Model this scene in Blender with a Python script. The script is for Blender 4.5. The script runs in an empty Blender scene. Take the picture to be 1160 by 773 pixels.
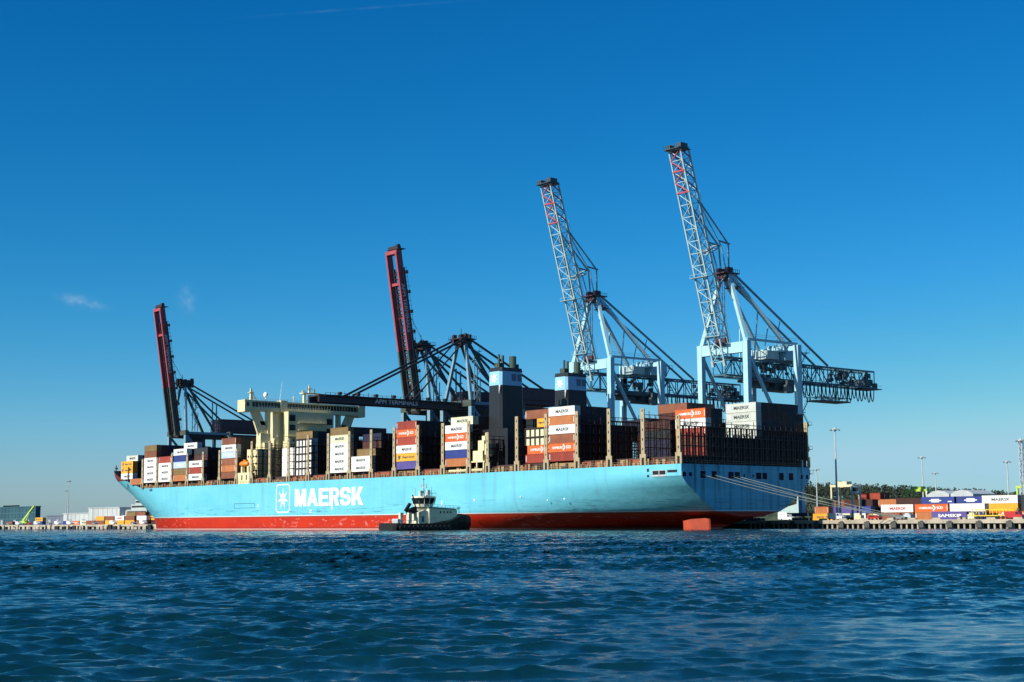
import bpy, math, random
import numpy as np
from mathutils import Vector, Matrix

random.seed(11)
SC = bpy.context.scene
COL = SC.collection

# ------------------------------------------------------------------ camera, sky, sun, exposure
# world axes: -x runs along the ship from stern to bow, +y from the water side to the quay, z up, water at 0
cam_d = bpy.data.cameras.new("camera")
cam_d.sensor_width = 36.0
cam_d.lens = 36.0 * 1670 / 1160
cam_d.clip_start = 0.5
cam_d.clip_end = 30000
cam = bpy.data.objects.new("camera", cam_d)
COL.objects.link(cam)
A, B = math.sin(0.702), math.cos(0.702)
PITCH, ROLL = 0.1230, -0.0050
X_ = Vector((A, B, 0)); Y_ = Vector((-B, A, 0)); Z_ = Vector((0, 0, 1))
fw = Y_ * math.cos(PITCH) + Z_ * math.sin(PITCH)
up0 = Z_ * math.cos(PITCH) - Y_ * math.sin(PITCH)
rt = X_ * math.cos(ROLL) + up0 * math.sin(ROLL)
up = up0 * math.cos(ROLL) - X_ * math.sin(ROLL)
CAM = Vector((293.757, -312.044, 2.15))
cam.matrix_world = Matrix(((rt.x, up.x, -fw.x, CAM.x), (rt.y, up.y, -fw.y, CAM.y), (rt.z, up.z, -fw.z, CAM.z), (0, 0, 0, 1)))
SC.camera = cam

SUN_AZ = math.radians(182.5)     # clockwise from +y
SUN_EL = math.radians(32)
wd = bpy.data.worlds.new("World")
SC.world = wd
wd.use_nodes = True
nt = wd.node_tree
bg = nt.nodes["Background"]
sky = nt.nodes.new("ShaderNodeTexSky")
sky.sky_type = 'NISHITA'
sky.sun_disc = False
sky.sun_elevation = SUN_EL
sky.sun_rotation = SUN_AZ
sky.air_density = 1.0
sky.dust_density = 0.4
sky.ozone_density = 3.0
hs = nt.nodes.new("ShaderNodeHueSaturation")
hs.inputs["Saturation"].default_value = 1.35
hs.inputs["Hue"].default_value = 0.5
nt.links.new(sky.outputs[0], hs.inputs["Color"])
# the photograph's deep, cool rendering of the sky: less red overhead, bluer towards the horizon
sp = nt.nodes.new("ShaderNodeSeparateColor")
cb = nt.nodes.new("ShaderNodeCombineColor")
nt.links.new(hs.outputs[0], sp.inputs[0])


def sky_math(op, a, b, c=0.0):
    n = nt.nodes.new("ShaderNodeMath"); n.operation = op
    for i, v in enumerate((a, b, c)):
        if isinstance(v, (int, float)): n.inputs[i].default_value = v
        else: nt.links.new(v, n.inputs[i])
    return n.outputs[0]


nt.links.new(sky_math('MINIMUM', sky_math('MULTIPLY', sky_math('POWER', sp.outputs[0], 1.75), 0.175), 3.6), cb.inputs[0])
nt.links.new(sky_math('MINIMUM', sky_math('MULTIPLY_ADD', sp.outputs[1], 0.88, -0.10), 6.2), cb.inputs[1])
nt.links.new(sky_math('MINIMUM', sky_math('ADD', sky_math('MULTIPLY', sp.outputs[2], 1.06), sky_math('MULTIPLY', sp.outputs[0], 0.22)), 7.6), cb.inputs[2])
tcw = nt.nodes.new("ShaderNodeTexCoord")


def wisp(color_in, px, py, half_w, half_h, tilt, amount, scale):
    """a faint pale noise patch around one direction of the sky"""
    d = (fw + rt * ((px - 580) / 1670) - up * ((py - 386.5) / 1670)).normalized()
    r0 = d.cross(Z_).normalized(); u0 = r0.cross(d)
    ct, st_ = math.cos(tilt), math.sin(tilt)
    def axis(v, size):
        n = nt.nodes.new("ShaderNodeVectorMath"); n.operation = 'DOT_PRODUCT'
        n.inputs[1].default_value = v / size
        nt.links.new(tcw.outputs["Generated"], n.inputs[0])
        return sky_math('POWER', sky_math('ABSOLUTE', n.outputs["Value"], 0), 2.0)
    r2 = sky_math('ADD', axis(r0 * ct + u0 * st_, half_w / 1670), axis(u0 * ct - r0 * st_, half_h / 1670))
    fd = nt.nodes.new("ShaderNodeVectorMath"); fd.operation = 'DOT_PRODUCT'; fd.inputs[1].default_value = d
    nt.links.new(tcw.outputs["Generated"], fd.inputs[0])
    g = sky_math('MULTIPLY', sky_math('EXPONENT', sky_math('MULTIPLY', r2, -1.0), 0), sky_math('GREATER_THAN', fd.outputs["Value"], 0.5))
    nz = nt.nodes.new("ShaderNodeTexNoise"); nz.inputs["Scale"].default_value = scale; nz.inputs["Detail"].default_value = 5
    nt.links.new(tcw.outputs["Generated"], nz.inputs["Vector"])
    m = nt.nodes.new("ShaderNodeMapRange"); m.inputs[1].default_value = 0.38; m.inputs[2].default_value = 0.72; m.inputs[3].default_value = 0.15
    nt.links.new(nz.outputs[0], m.inputs[0])
    x = nt.nodes.new("ShaderNodeMix"); x.data_type = 'RGBA'; x.inputs["B"].default_value = (4.6, 6.2, 7.4, 1)
    nt.links.new(sky_math('MULTIPLY', sky_math('MULTIPLY', g, m.outputs[0]), amount), x.inputs["Factor"])
    nt.links.new(color_in, x.inputs["A"])
    return x.outputs["Result"]


skyc = wisp(cb.outputs[0], 93, 342, 17, 5, -0.18, 0.5, 160)
skyc = wisp(skyc, 212, 341, 7, 12, 0.25, 0.32, 190)
skyc = wisp(skyc, 420, 9, 90, 1.2, 0.10, 0.06, 60)
nt.links.new(skyc, bg.inputs["Color"])
bg.inputs["Strength"].default_value = 0.0785
sun_d = bpy.data.lights.new("sun", 'SUN')
sun_d.energy = 5.0
sun_d.angle = math.radians(0.53)
sun_d.color = (1.0, 0.94, 0.84)
sun = bpy.data.objects.new("sun", sun_d)
COL.objects.link(sun)
sdir = Vector((math.sin(SUN_AZ) * math.cos(SUN_EL), math.cos(SUN_AZ) * math.cos(SUN_EL), math.sin(SUN_EL)))
sun.rotation_euler = sdir.to_track_quat('Z', 'Y').to_euler()
sun.location = (100, -500, 400)
SC.view_settings.view_transform = 'Standard'
SC.view_settings.look = 'None'
SC.view_settings.exposure = 0.35
SC.view_settings.gamma = 1.0
SC.view_settings.use_curve_mapping = False


# ------------------------------------------------------------------ materials
def newmat(name):
    m = bpy.data.materials.new(name)
    m.use_nodes = True
    return m, m.node_tree.nodes, m.node_tree.links, m.node_tree.nodes["Principled BSDF"]


def paint(name, col, rough=0.5, var=0.16, scale=0.6, streak=0.25, metal=0.0, rnd=0.0, dirt=(0.10, 0.055, 0.03)):
    """weathered paint: broad tone changes, vertical run-off streaks of grime, a random tone per object when rnd"""
    m, n, l, p = newmat(name)
    tc = n.new("ShaderNodeTexCoord")
    oi = n.new("ShaderNodeObjectInfo")
    ad = n.new("ShaderNodeVectorMath"); ad.operation = 'MULTIPLY_ADD'
    cv = n.new("ShaderNodeCombineXYZ")
    for i in range(3):
        l.new(oi.outputs["Random"], cv.inputs[i])
    ad.inputs[1].default_value = (91, 57, 33)
    l.new(cv.outputs[0], ad.inputs[0]); l.new(tc.outputs["Object"], ad.inputs[2])
    n1 = n.new("ShaderNodeTexNoise"); n1.inputs["Scale"].default_value = scale; n1.inputs["Detail"].default_value = 5
    l.new(ad.outputs[0], n1.inputs["Vector"])
    mp = n.new("ShaderNodeMapping"); mp.inputs["Scale"].default_value = (1.6, 1.6, 0.12)
    l.new(ad.outputs[0], mp.inputs["Vector"])
    n2 = n.new("ShaderNodeTexNoise"); n2.inputs["Scale"].default_value = 1.0; n2.inputs["Detail"].default_value = 4
    l.new(mp.outputs[0], n2.inputs["Vector"])
    r2 = n.new("ShaderNodeMapRange"); r2.inputs[1].default_value = 0.55; r2.inputs[2].default_value = 0.8
    r2.inputs[3].default_value = 0; r2.inputs[4].default_value = streak
    l.new(n2.outputs[0], r2.inputs[0])
    r1 = n.new("ShaderNodeMapRange"); r1.inputs[1].default_value = 0.3; r1.inputs[2].default_value = 0.7
    r1.inputs[3].default_value = 1 - var; r1.inputs[4].default_value = 1 + var
    l.new(n1.outputs[0], r1.inputs[0])
    rv = n.new("ShaderNodeMapRange"); rv.inputs[3].default_value = 1 - rnd; rv.inputs[4].default_value = 1 + rnd
    l.new(oi.outputs["Random"], rv.inputs[0])
    mu = n.new("ShaderNodeMath"); mu.operation = 'MULTIPLY'
    l.new(r1.outputs[0], mu.inputs[0]); l.new(rv.outputs[0], mu.inputs[1])
    sc = n.new("ShaderNodeVectorMath"); sc.operation = 'SCALE'; sc.inputs[0].default_value = col
    l.new(mu.outputs[0], sc.inputs["Scale"])
    mx = n.new("ShaderNodeMix"); mx.data_type = 'RGBA'; mx.inputs["B"].default_value = (*dirt, 1)
    l.new(r2.outputs[0], mx.inputs["Factor"]); l.new(sc.outputs[0], mx.inputs["A"])
    l.new(mx.outputs["Result"], p.inputs["Base Color"])
    p.inputs["Roughness"].default_value = rough
    p.inputs["Metallic"].default_value = metal
    return m


M = {}
M['letter_dark'] = paint("dark_lettering", (0.06, 0.075, 0.085), 0.6, 0.1, 1, 0.1)
M['letter_white'] = paint("white_lettering", (0.80, 0.82, 0.80), 0.6, 0.08, 1, 0.1)
M['star_blue'] = paint("logo_blue", (0.50, 0.66, 0.74), 0.6, 0.1, 1, 0.1)
M['box_white'] = paint("white_container_paint", (0.74, 0.74, 0.70), 0.5, 0.07, 0.4, 0.16, rnd=0.06)
M['box_grey'] = paint("pale_grey_container_paint", (0.52, 0.56, 0.50), 0.5, 0.08, 0.4, 0.18, rnd=0.06)
M['box_cream'] = paint("cream_container_paint", (0.62, 0.62, 0.42), 0.5, 0.07, 0.4, 0.16)
M['box_brown'] = paint("brown_container_paint", (0.22, 0.075, 0.035), 0.55, 0.16, 0.4, 0.25, rnd=0.16)
M['box_red'] = paint("rust_red_container_paint", (0.30, 0.045, 0.025), 0.55, 0.16, 0.4, 0.25, rnd=0.14)
M['box_olive'] = paint("olive_container_paint", (0.20, 0.13, 0.05), 0.55, 0.16, 0.4, 0.25, rnd=0.1)
M['box_orange'] = paint("orange_container_paint", (0.62, 0.12, 0.025), 0.5, 0.1, 0.4, 0.16, rnd=0.1)
M['box_rust'] = paint("faded_orange_container_paint", (0.42, 0.15, 0.05), 0.55, 0.14, 0.4, 0.2, rnd=0.1)
M['box_yellow'] = paint("yellow_container_paint", (0.75, 0.36, 0.03), 0.5, 0.09, 0.4, 0.14, rnd=0.08)
M['box_navy'] = paint("navy_container_paint", (0.025, 0.045, 0.20), 0.5, 0.14, 0.4, 0.12, rnd=0.15)
M['box_purple'] = paint("violet_blue_container_paint", (0.09, 0.07, 0.24), 0.5, 0.14, 0.4, 0.12, rnd=0.1)
M['box_sky'] = paint("pale_blue_container_paint", (0.42, 0.55, 0.75), 0.5, 0.08, 0.4, 0.12)
M['box_dark'] = paint("dark_and_shaded_container_paint", (0.060, 0.021, 0.016), 0.55, 0.2, 0.4, 0.2, rnd=0.3, dirt=(0.02, 0.012, 0.01))  # near-black tone also holds the shade of the ship's door ends
M['box_slate'] = paint("slate_and_shaded_container_paint", (0.020, 0.026, 0.032), 0.55, 0.2, 0.4, 0.2, rnd=0.4, dirt=(0.01, 0.01, 0.01))  # slate tone, darkened to carry shade on the ship's stacks too
M['bar_dark'] = paint("dark_steel_bars", (0.020, 0.012, 0.012), 0.6)
M['bridge_steel'] = paint("lashing_steel", (0.026, 0.014, 0.011), 0.6, 0.2)
M['post_tan'] = paint("tan_post_paint", (0.36, 0.29, 0.17), 0.6, 0.14, 0.8, 0.3)
M['cream'] = paint("cream_ship_paint", (0.70, 0.63, 0.36), 0.45, 0.06, 0.5, 0.14)
M['glass_dark'] = paint("dark_window", (0.012, 0.018, 0.022), 0.12, 0.05, 1, 0.0)
M['opening_shade'] = paint("opening_shade_paint", (0.008, 0.010, 0.012), 0.9, 0.05, 1, 0.0)  # flat near-black that stands for the shade inside openings
M['funnel_black'] = paint("funnel_black", (0.010, 0.014, 0.020), 0.5, 0.15)
M['funnel_blue'] = paint("funnel_blue", (0.26, 0.52, 0.70), 0.5, 0.06)
M['pipe'] = paint("sooty_green_pipe", (0.03, 0.06, 0.045), 0.6)
M['fitting'] = paint("deck_fittings_tan", (0.30, 0.20, 0.09), 0.6, 0.3, 1.2)
M['fitting2'] = paint("deck_fittings_red", (0.28, 0.07, 0.03), 0.6, 0.3, 1.2)
M['coaming'] = paint("coaming_paint", (0.055, 0.028, 0.022), 0.6, 0.2)
M['deck'] = paint("deck_paint", (0.10, 0.035, 0.025), 0.7)
M['rudder'] = paint("rudder_orange", (0.36, 0.045, 0.014), 0.7, 0.2, 0.5, 0.5)
M['lifeboat'] = paint("lifeboat_orange", (0.70, 0.22, 0.03), 0.4, 0.06)
M['crane_blue'] = paint("pale_blue_crane_paint", (0.34, 0.58, 0.66), 0.45, 0.08, 0.3, 0.12)
M['crane_white'] = paint("pale_lattice_paint", (0.36, 0.49, 0.49), 0.5, 0.1, 0.3, 0.15)
M['girder_teal'] = paint("dark_teal_girder_paint", (0.07, 0.15, 0.18), 0.5, 0.15)
M['shade_navy'] = paint("shaded_navy_container_paint", (0.012, 0.014, 0.04), 0.55, 0.2, 0.4, 0.2, rnd=0.4, dirt=(0.01, 0.01, 0.01))  # navy darkened so the colour itself holds the shade
M['crane_red'] = paint("red_lattice_paint", (0.42, 0.05, 0.06), 0.5, 0.1)
M['crane_dark'] = paint("dark_machinery_paint", (0.05, 0.075, 0.085), 0.5, 0.2)
M['cable'] = paint("cable_black", (0.02, 0.03, 0.035), 0.6, 0.05)
M['apm_red'] = paint("faded_red_boom_paint", (0.34, 0.065, 0.080), 0.5, 0.12, 0.3, 0.2)
M['apm_green'] = paint("dark_green_boom_paint", (0.06, 0.075, 0.06), 0.5, 0.16, 0.3, 0.2)
M['apm_dark'] = paint("dark_boom_paint", (0.035, 0.025, 0.028), 0.5, 0.2)
M['apm_leg'] = paint("grey_blue_leg_paint", (0.17, 0.30, 0.36), 0.5, 0.12)
M['apm_house'] = paint("maroon_house_paint", (0.07, 0.022, 0.03), 0.5, 0.15)
M['letter_grey'] = paint("grey_lettering", (0.80, 0.78, 0.80), 0.6, 0.1)
M['concrete'] = paint("quay_concrete", (0.36, 0.32, 0.25), 0.85, 0.2, 0.25, 0.35, dirt=(0.06, 0.055, 0.045))
M['concrete_dark'] = paint("dark_concrete", (0.06, 0.065, 0.06), 0.7, 0.3, 0.4, 0.3)
M['asphalt'] = paint("yard_asphalt", (0.055, 0.055, 0.055), 0.9, 0.2, 0.05, 0.0)
M['rubber'] = paint("fender_rubber", (0.012, 0.012, 0.012), 0.8)
M['galv'] = paint("galvanised_steel", (0.42, 0.46, 0.47), 0.45, 0.1, 0.5, 0.1)
M['van_white'] = paint("white_vehicle_paint", (0.72, 0.74, 0.74), 0.35, 0.04)
M['van_grey'] = paint("grey_vehicle_paint", (0.22, 0.24, 0.26), 0.35, 0.04)
M['van_red'] = paint("red_vehicle_paint", (0.42, 0.03, 0.03), 0.35, 0.04)
M['yellow'] = paint("machine_yellow", (0.72, 0.50, 0.03), 0.45, 0.08)
M['lime'] = paint("lime_machine_paint", (0.42, 0.58, 0.08), 0.45, 0.08)
M['straddle'] = paint("straddle_cream", (0.62, 0.58, 0.38), 0.45, 0.08)
M['teal_wall'] = paint("teal_cladding", (0.022, 0.075, 0.10), 0.6, 0.15, 0.05, 0.15)
M['teal_light'] = paint("teal_trim", (0.05, 0.14, 0.17), 0.6, 0.1)
M['grey_wall'] = paint("grey_cladding", (0.13, 0.16, 0.21), 0.6, 0.12, 0.05, 0.1)
M['white_wall'] = paint("white_cladding", (0.44, 0.47, 0.46), 0.6, 0.12, 0.05, 0.25)
M['terminal_wall'] = paint("grey_white_cladding", (0.36, 0.40, 0.38), 0.6, 0.2, 0.2, 0.35)
M['roof_grey'] = paint("roof_sheet", (0.30, 0.32, 0.34), 0.6)
M['tug_hull'] = paint("tug_black", (0.004, 0.005, 0.008), 0.85, 0.15)
M['tug_house'] = paint("tug_cream", (0.62, 0.60, 0.44), 0.5, 0.12, 0.8, 0.2)
M['tug_teal'] = paint("tug_roof_teal", (0.05, 0.14, 0.16), 0.45, 0.06)
M['rope'] = paint("mooring_rope", (0.36, 0.40, 0.33), 0.8, 0.1, 2, 0.0)


def hull_material():
    m, n, l, p = newmat("ship_hull_paint")
    tc = n.new("ShaderNodeTexCoord")
    sep = n.new("ShaderNodeSeparateXYZ"); l.new(tc.outputs["Object"], sep.inputs[0])

    def noise(scale, vecscale, detail=5, rough=0.55):
        mp = n.new("ShaderNodeMapping"); mp.inputs["Scale"].default_value = vecscale
        l.new(tc.outputs["Object"], mp.inputs["Vector"])
        t = n.new("ShaderNodeTexNoise"); t.inputs["Scale"].default_value = scale
        t.inputs["Detail"].default_value = detail; t.inputs["Roughness"].default_value = rough
        l.new(mp.outputs[0], t.inputs["Vector"])
        return t.outputs[0]

    def rng(v, a, b, c=0.0, d=1.0):
        r = n.new("ShaderNodeMapRange")
        for i, x in enumerate((a, b, c, d)):
            r.inputs[i + 1].default_value = x
        l.new(v, r.inputs[0])
        return r.outputs[0]

    def mul(a, b):
        x = n.new("ShaderNodeMath"); x.operation = 'MULTIPLY'
        for i, v in enumerate((a, b)):
            if isinstance(v, (int, float)):
                x.inputs[i].default_value = v
            else:
                l.new(v, x.inputs[i])
        return x.outputs[0]

    def mix(f, a, b):
        x = n.new("ShaderNodeMix"); x.data_type = 'RGBA'
        if isinstance(f, (int, float)):
            x.inputs["Factor"].default_value = f
        else:
            l.new(f, x.inputs["Factor"])
        for k, v in (("A", a), ("B", b)):
            if isinstance(v, tuple):
                x.inputs[k].default_value = (*v, 1)
            else:
                l.new(v, x.inputs[k])
        return x.outputs["Result"]
    z = sep.outputs["Z"]
    # pale blue with plate-to-plate tone, faint vertical run-off, dark rub marks low down
    blue = mix(rng(noise(0.05, (1, 1, 2.5)), 0.35, 0.65), (0.115, 0.45, 0.57), (0.15, 0.51, 0.62))
    blue = mix(mul(rng(noise(1.0, (0.35, 0.35, 0.03)), 0.54, 0.72), 0.34), blue, (0.10, 0.26, 0.33))
    wv = n.new("ShaderNodeTexBrick")
    mpb = n.new("ShaderNodeMapping"); mpb.inputs["Rotation"].default_value = (math.radians(90), 0, 0)
    l.new(tc.outputs["Object"], mpb.inputs["Vector"]); l.new(mpb.outputs[0], wv.inputs["Vector"])
    wv.inputs["Scale"].default_value = 1.0; wv.inputs["Brick Width"].default_value = 12.0; wv.inputs["Row Height"].default_value = 3.0
    wv.inputs["Mortar Size"].default_value = 0.05
    blue = mix(mul(wv.outputs["Fac"], 0.2), blue, (0.08, 0.3, 0.4))
    band = mul(rng(z, 5.4, 6.2), rng(z, 11.0, 7.0))
    rub = mul(mul(rng(noise(1.0, (0.10, 0.10, 1.6), 6, 0.7), 0.55, 0.62), band), 0.75)
    blue = mix(rub, blue, (0.03, 0.12, 0.17))
    rust = mul(mul(rng(noise(1.0, (0.9, 0.9, 0.02), 3, 0.5), 0.66, 0.76), rng(noise(0.06, (1, 1, 0.3), 2), 0.5, 0.6)), rng(z, 8.0, 16.0))
    blue = mix(mul(rust, 0.5), blue, (0.20, 0.13, 0.08))
    # transom run-off stains down the middle
    tr = mul(rng(sep.outputs["X"], 203.0, 203.8), rng(noise(1.0, (0.3, 0.55, 0.02), 4, 0.6), 0.50, 0.68))
    blue = mix(mul(tr, 0.75), blue, (0.02, 0.10, 0.12))
    red = mix(rng(noise(0.12, (1, 1, 2)), 0.35, 0.65), (0.40, 0.016, 0.002), (0.48, 0.024, 0.003))
    pale = mul(rng(noise(1.0, (0.30, 0.30, 0.9), 6, 0.75), 0.57, 0.62), rng(noise(0.02, (1, 1, 1), 2), 0.45, 0.55))
    red = mix(mul(pale, 0.5), red, (0.75, 0.33, 0.28))
    scr = mul(rng(noise(1.0, (0.9, 0.9, 0.06), 4, 0.6), 0.62, 0.74), 0.4)
    red = mix(scr, red, (0.30, 0.02, 0.012))
    red = mix(mul(rng(z, 1.3, 0.7), 0.55), red, (0.12, 0.02, 0.01))
    red = mix(mul(rng(z, 0.62, 0.5), 0.6), red, (0.62, 0.36, 0.32))
    red = mix(mul(rng(z, 4.7, 5.0), 0.7), red, (0.20, 0.05, 0.02))
    maroon = (0.16, 0.035, 0.03)
    c = mix(rng(z, 5.36, 5.40), red, (0.55, 0.62, 0.66))
    c = mix(rng(z, 5.60, 5.72), c, blue)
    c = mix(rng(z, 23.1, 23.15), c, maroon)
    l.new(c, p.inputs["Base Color"])
    p.inputs["Roughness"].default_value = 0.6
    p.inputs["Specular IOR Level"].default_value = 0.3
    bmp = n.new("ShaderNodeBump"); bmp.inputs["Strength"].default_value = 0.25; bmp.inputs["Distance"].default_value = 0.5
    l.new(noise(0.25, (1, 1, 1), 3), bmp.inputs["Height"]); l.new(bmp.outputs[0], p.inputs["Normal"])
    return m


M['hull'] = hull_material()


# ------------------------------------------------------------------ mesh helpers
OFF = {}


class MB:
    def __init__(self):
        self.v, self.f, self.m = [], [], []

    def add(self, vs, fs, mi=0):
        o = len(self.v)
        self.v.extend([tuple(x) for x in vs])
        for f in fs:
            self.f.append(tuple(i + o for i in f)); self.m.append(mi)

    def box(self, x0, x1, y0, y1, z0, z1, mi=0):
        self.add([(x0, y0, z0), (x1, y0, z0), (x1, y1, z0), (x0, y1, z0), (x0, y0, z1), (x1, y0, z1), (x1, y1, z1), (x0, y1, z1)],
                 [(0, 3, 2, 1), (4, 5, 6, 7), (0, 1, 5, 4), (1, 2, 6, 5), (2, 3, 7, 6), (3, 0, 4, 7)], mi)

    def sbox(self, s0, s1, t0, t1, z0, z1, mi=0):      # along-ship coordinate s runs to the bow
        self.box(-max(s0, s1), -min(s0, s1), t0, t1, z0, z1, mi)

    def bar(self, p, q, w, h=None, mi=0, w2=None, h2=None, side=None):
        p, q = Vector(p), Vector(q)
        h = w if h is None else h
        w2 = w if w2 is None else w2; h2 = h if h2 is None else h2
        d = (q - p).normalized()
        ref = Vector(side) if side else (Vector((0, 0, 1)) if abs(d.z) < 0.95 else Vector((1, 0, 0)))
        a = d.cross(ref).normalized(); b = a.cross(d).normalized()
        vs = []
        for c, ww, hh in ((p, w, h), (q, w2, h2)):
            for i, j in ((-1, -1), (1, -1), (1, 1), (-1, 1)):
                vs.append(c + a * (i * ww / 2) + b * (j * hh / 2))
        self.add(vs, [(0, 1, 2, 3), (7, 6, 5, 4), (0, 4, 5, 1), (1, 5, 6, 2), (2, 6, 7, 3), (3, 7, 4, 0)], mi)

    def tube(self, p, q, r, n=6, mi=0, r2=None):
        p, q = Vector(p), Vector(q)
        r2 = r if r2 is None else r2
        d = (q - p).normalized()
        a = d.cross(Vector((0, 0, 1)) if abs(d.z) < 0.9 else Vector((1, 0, 0))).normalized(); b = d.cross(a)
        vs = []
        for c, rr in ((p, r), (q, r2)):
            for i in range(n):
                t = 2 * math.pi * i / n
                vs.append(c + a * (rr * math.cos(t)) + b * (rr * math.sin(t)))
        fs = [(i, (i + 1) % n, n + (i + 1) % n, n + i) for i in range(n)] + [tuple(range(n))[::-1], tuple(range(n, 2 * n))]
        self.add(vs, fs, mi)

    def path(self, pts, r, n=5, mi=0):
        for p, q in zip(pts[:-1], pts[1:]):
            self.tube(p, q, r, n, mi)

    def prism(self, poly, y0, y1, mi=0):
        """poly in (x, z), extruded along y"""
        k = len(poly)
        vs = [(x, y0, z) for x, z in poly] + [(x, y1, z) for x, z in poly]
        fs = [tuple(range(k)), tuple(range(k, 2 * k))[::-1]] + [((i + 1) % k, i, k + i, k + (i + 1) % k) for i in range(k)]
        self.add(vs, fs, mi)

    def ball(self, c, r, mi=0, nu=10, nv=6, sz=1.0):
        vs, fs = [], []
        for j in range(nv + 1):
            ph = math.pi * j / nv
            for i in range(nu):
                t = 2 * math.pi * i / nu
                vs.append((c[0] + r * math.sin(ph) * math.cos(t), c[1] + r * math.sin(ph) * math.sin(t), c[2] + r * sz * math.cos(ph)))
        for j in range(nv):
            for i in range(nu):
                fs.append((j * nu + i, (j + 1) * nu + i, (j + 1) * nu + (i + 1) % nu, j * nu + (i + 1) % nu))
        self.add(vs, fs, mi)

    def build(self, name, mats, parent=None, root=None, smooth=False, loc=None):
        """parent: the object this hangs under; root: the thing whose base the vertices are relative to"""
        me = bpy.data.meshes.new(name)
        off = OFF.get((root or parent).name, Vector()) if (root or parent) else (Vector(loc) if loc else Vector())
        me.from_pydata([(x - off.x, y - off.y, z - off.z) for x, y, z in self.v], [], self.f)
        mats = mats if isinstance(mats, (list, tuple)) else [mats]
        for k in mats:
            me.materials.append(M[k] if isinstance(k, str) else k)
        if len(mats) > 1:
            me.polygons.foreach_set("material_index", self.m)
        if smooth:
            me.polygons.foreach_set("use_smooth", [True] * len(self.f))
        me.update()
        o = bpy.data.objects.new(name, me)
        COL.objects.link(o)
        if parent:
            o.parent = parent
            OFF[o.name] = off
        elif loc:
            o.location = loc
        return o


def tag(o, label=None, cat=None, group=None, kind=None):
    if label: o["label"] = label
    if cat: o["category"] = cat
    if group: o["group"] = group
    if kind: o["kind"] = kind
    return o


def thing(name, loc, label, cat, group=None, rz=0.0):
    o = bpy.data.objects.new(name, None)
    o.empty_display_size = 1
    COL.objects.link(o)
    o.location = loc
    o.rotation_euler.z = rz
    OFF[o.name] = Vector(loc) if rz == 0 else Vector()
    return tag(o, label, cat, group)


def copy_tree(o, parent=None):
    c = o.copy(); COL.objects.link(c)
    if parent: c.parent = parent
    for ch in o.children:
        copy_tree(ch, c)
    return c


_txt = {}


def text_geo(s, bold=0.0):
    """flat letters: cap height 1, starting at x = 0"""
    key = (s, bold)
    if key not in _txt:
        cu = bpy.data.curves.new("t", 'FONT')
        cu.body = s; cu.size = 1.0; cu.resolution_u = 3; cu.offset = bold
        ob = bpy.data.objects.new("t", cu)
        COL.objects.link(ob)
        dg = bpy.context.evaluated_depsgraph_get(); dg.update()
        me = ob.evaluated_get(dg).to_mesh()
        vs = [(v.co.x, v.co.y) for v in me.vertices]; fs = [tuple(p.vertices) for p in me.polygons]
        ob.evaluated_get(dg).to_mesh_clear()
        bpy.data.objects.remove(ob); bpy.data.curves.remove(cu)
        x0 = min(v[0] for v in vs); y0 = min(v[1] for v in vs); y1 = max(v[1] for v in vs)
        k = 1.0 / (y1 - y0)
        vs = [((x - x0) * k, (y - y0) * k) for x, y in vs]
        _txt[key] = (vs, fs, max(v[0] for v in vs))
    return _txt[key]


def put_text(mb, s, org, ux, uz, width, height, mi, bold=0.0):
    vs, fs, w = text_geo(s, bold)
    org, ux, uz = Vector(org), Vector(ux), Vector(uz)
    mb.add([org + ux * (x / w * width) + uz * (y * height) for x, y in vs], fs, mi)


def star_poly(k, r0, r1, rot=math.pi / 2):
    return [((r0 if i % 2 == 0 else r1) * math.cos(rot + math.pi * i / k), (r0 if i % 2 == 0 else r1) * math.sin(rot + math.pi * i / k)) for i in range(2 * k)]


def put_star(mb, org, ux, uz, r, mi, sx=1.0, inner=0.36, k=7):
    pl = star_poly(k, r, r * inner)
    org, ux, uz = Vector(org), Vector(ux), Vector(uz)
    vs = [org] + [org + ux * (x * sx) + uz * z for x, z in pl]
    mb.add(vs, [(0, 1 + i, 1 + (i + 1) % len(pl)) for i in range(len(pl))], mi)


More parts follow.
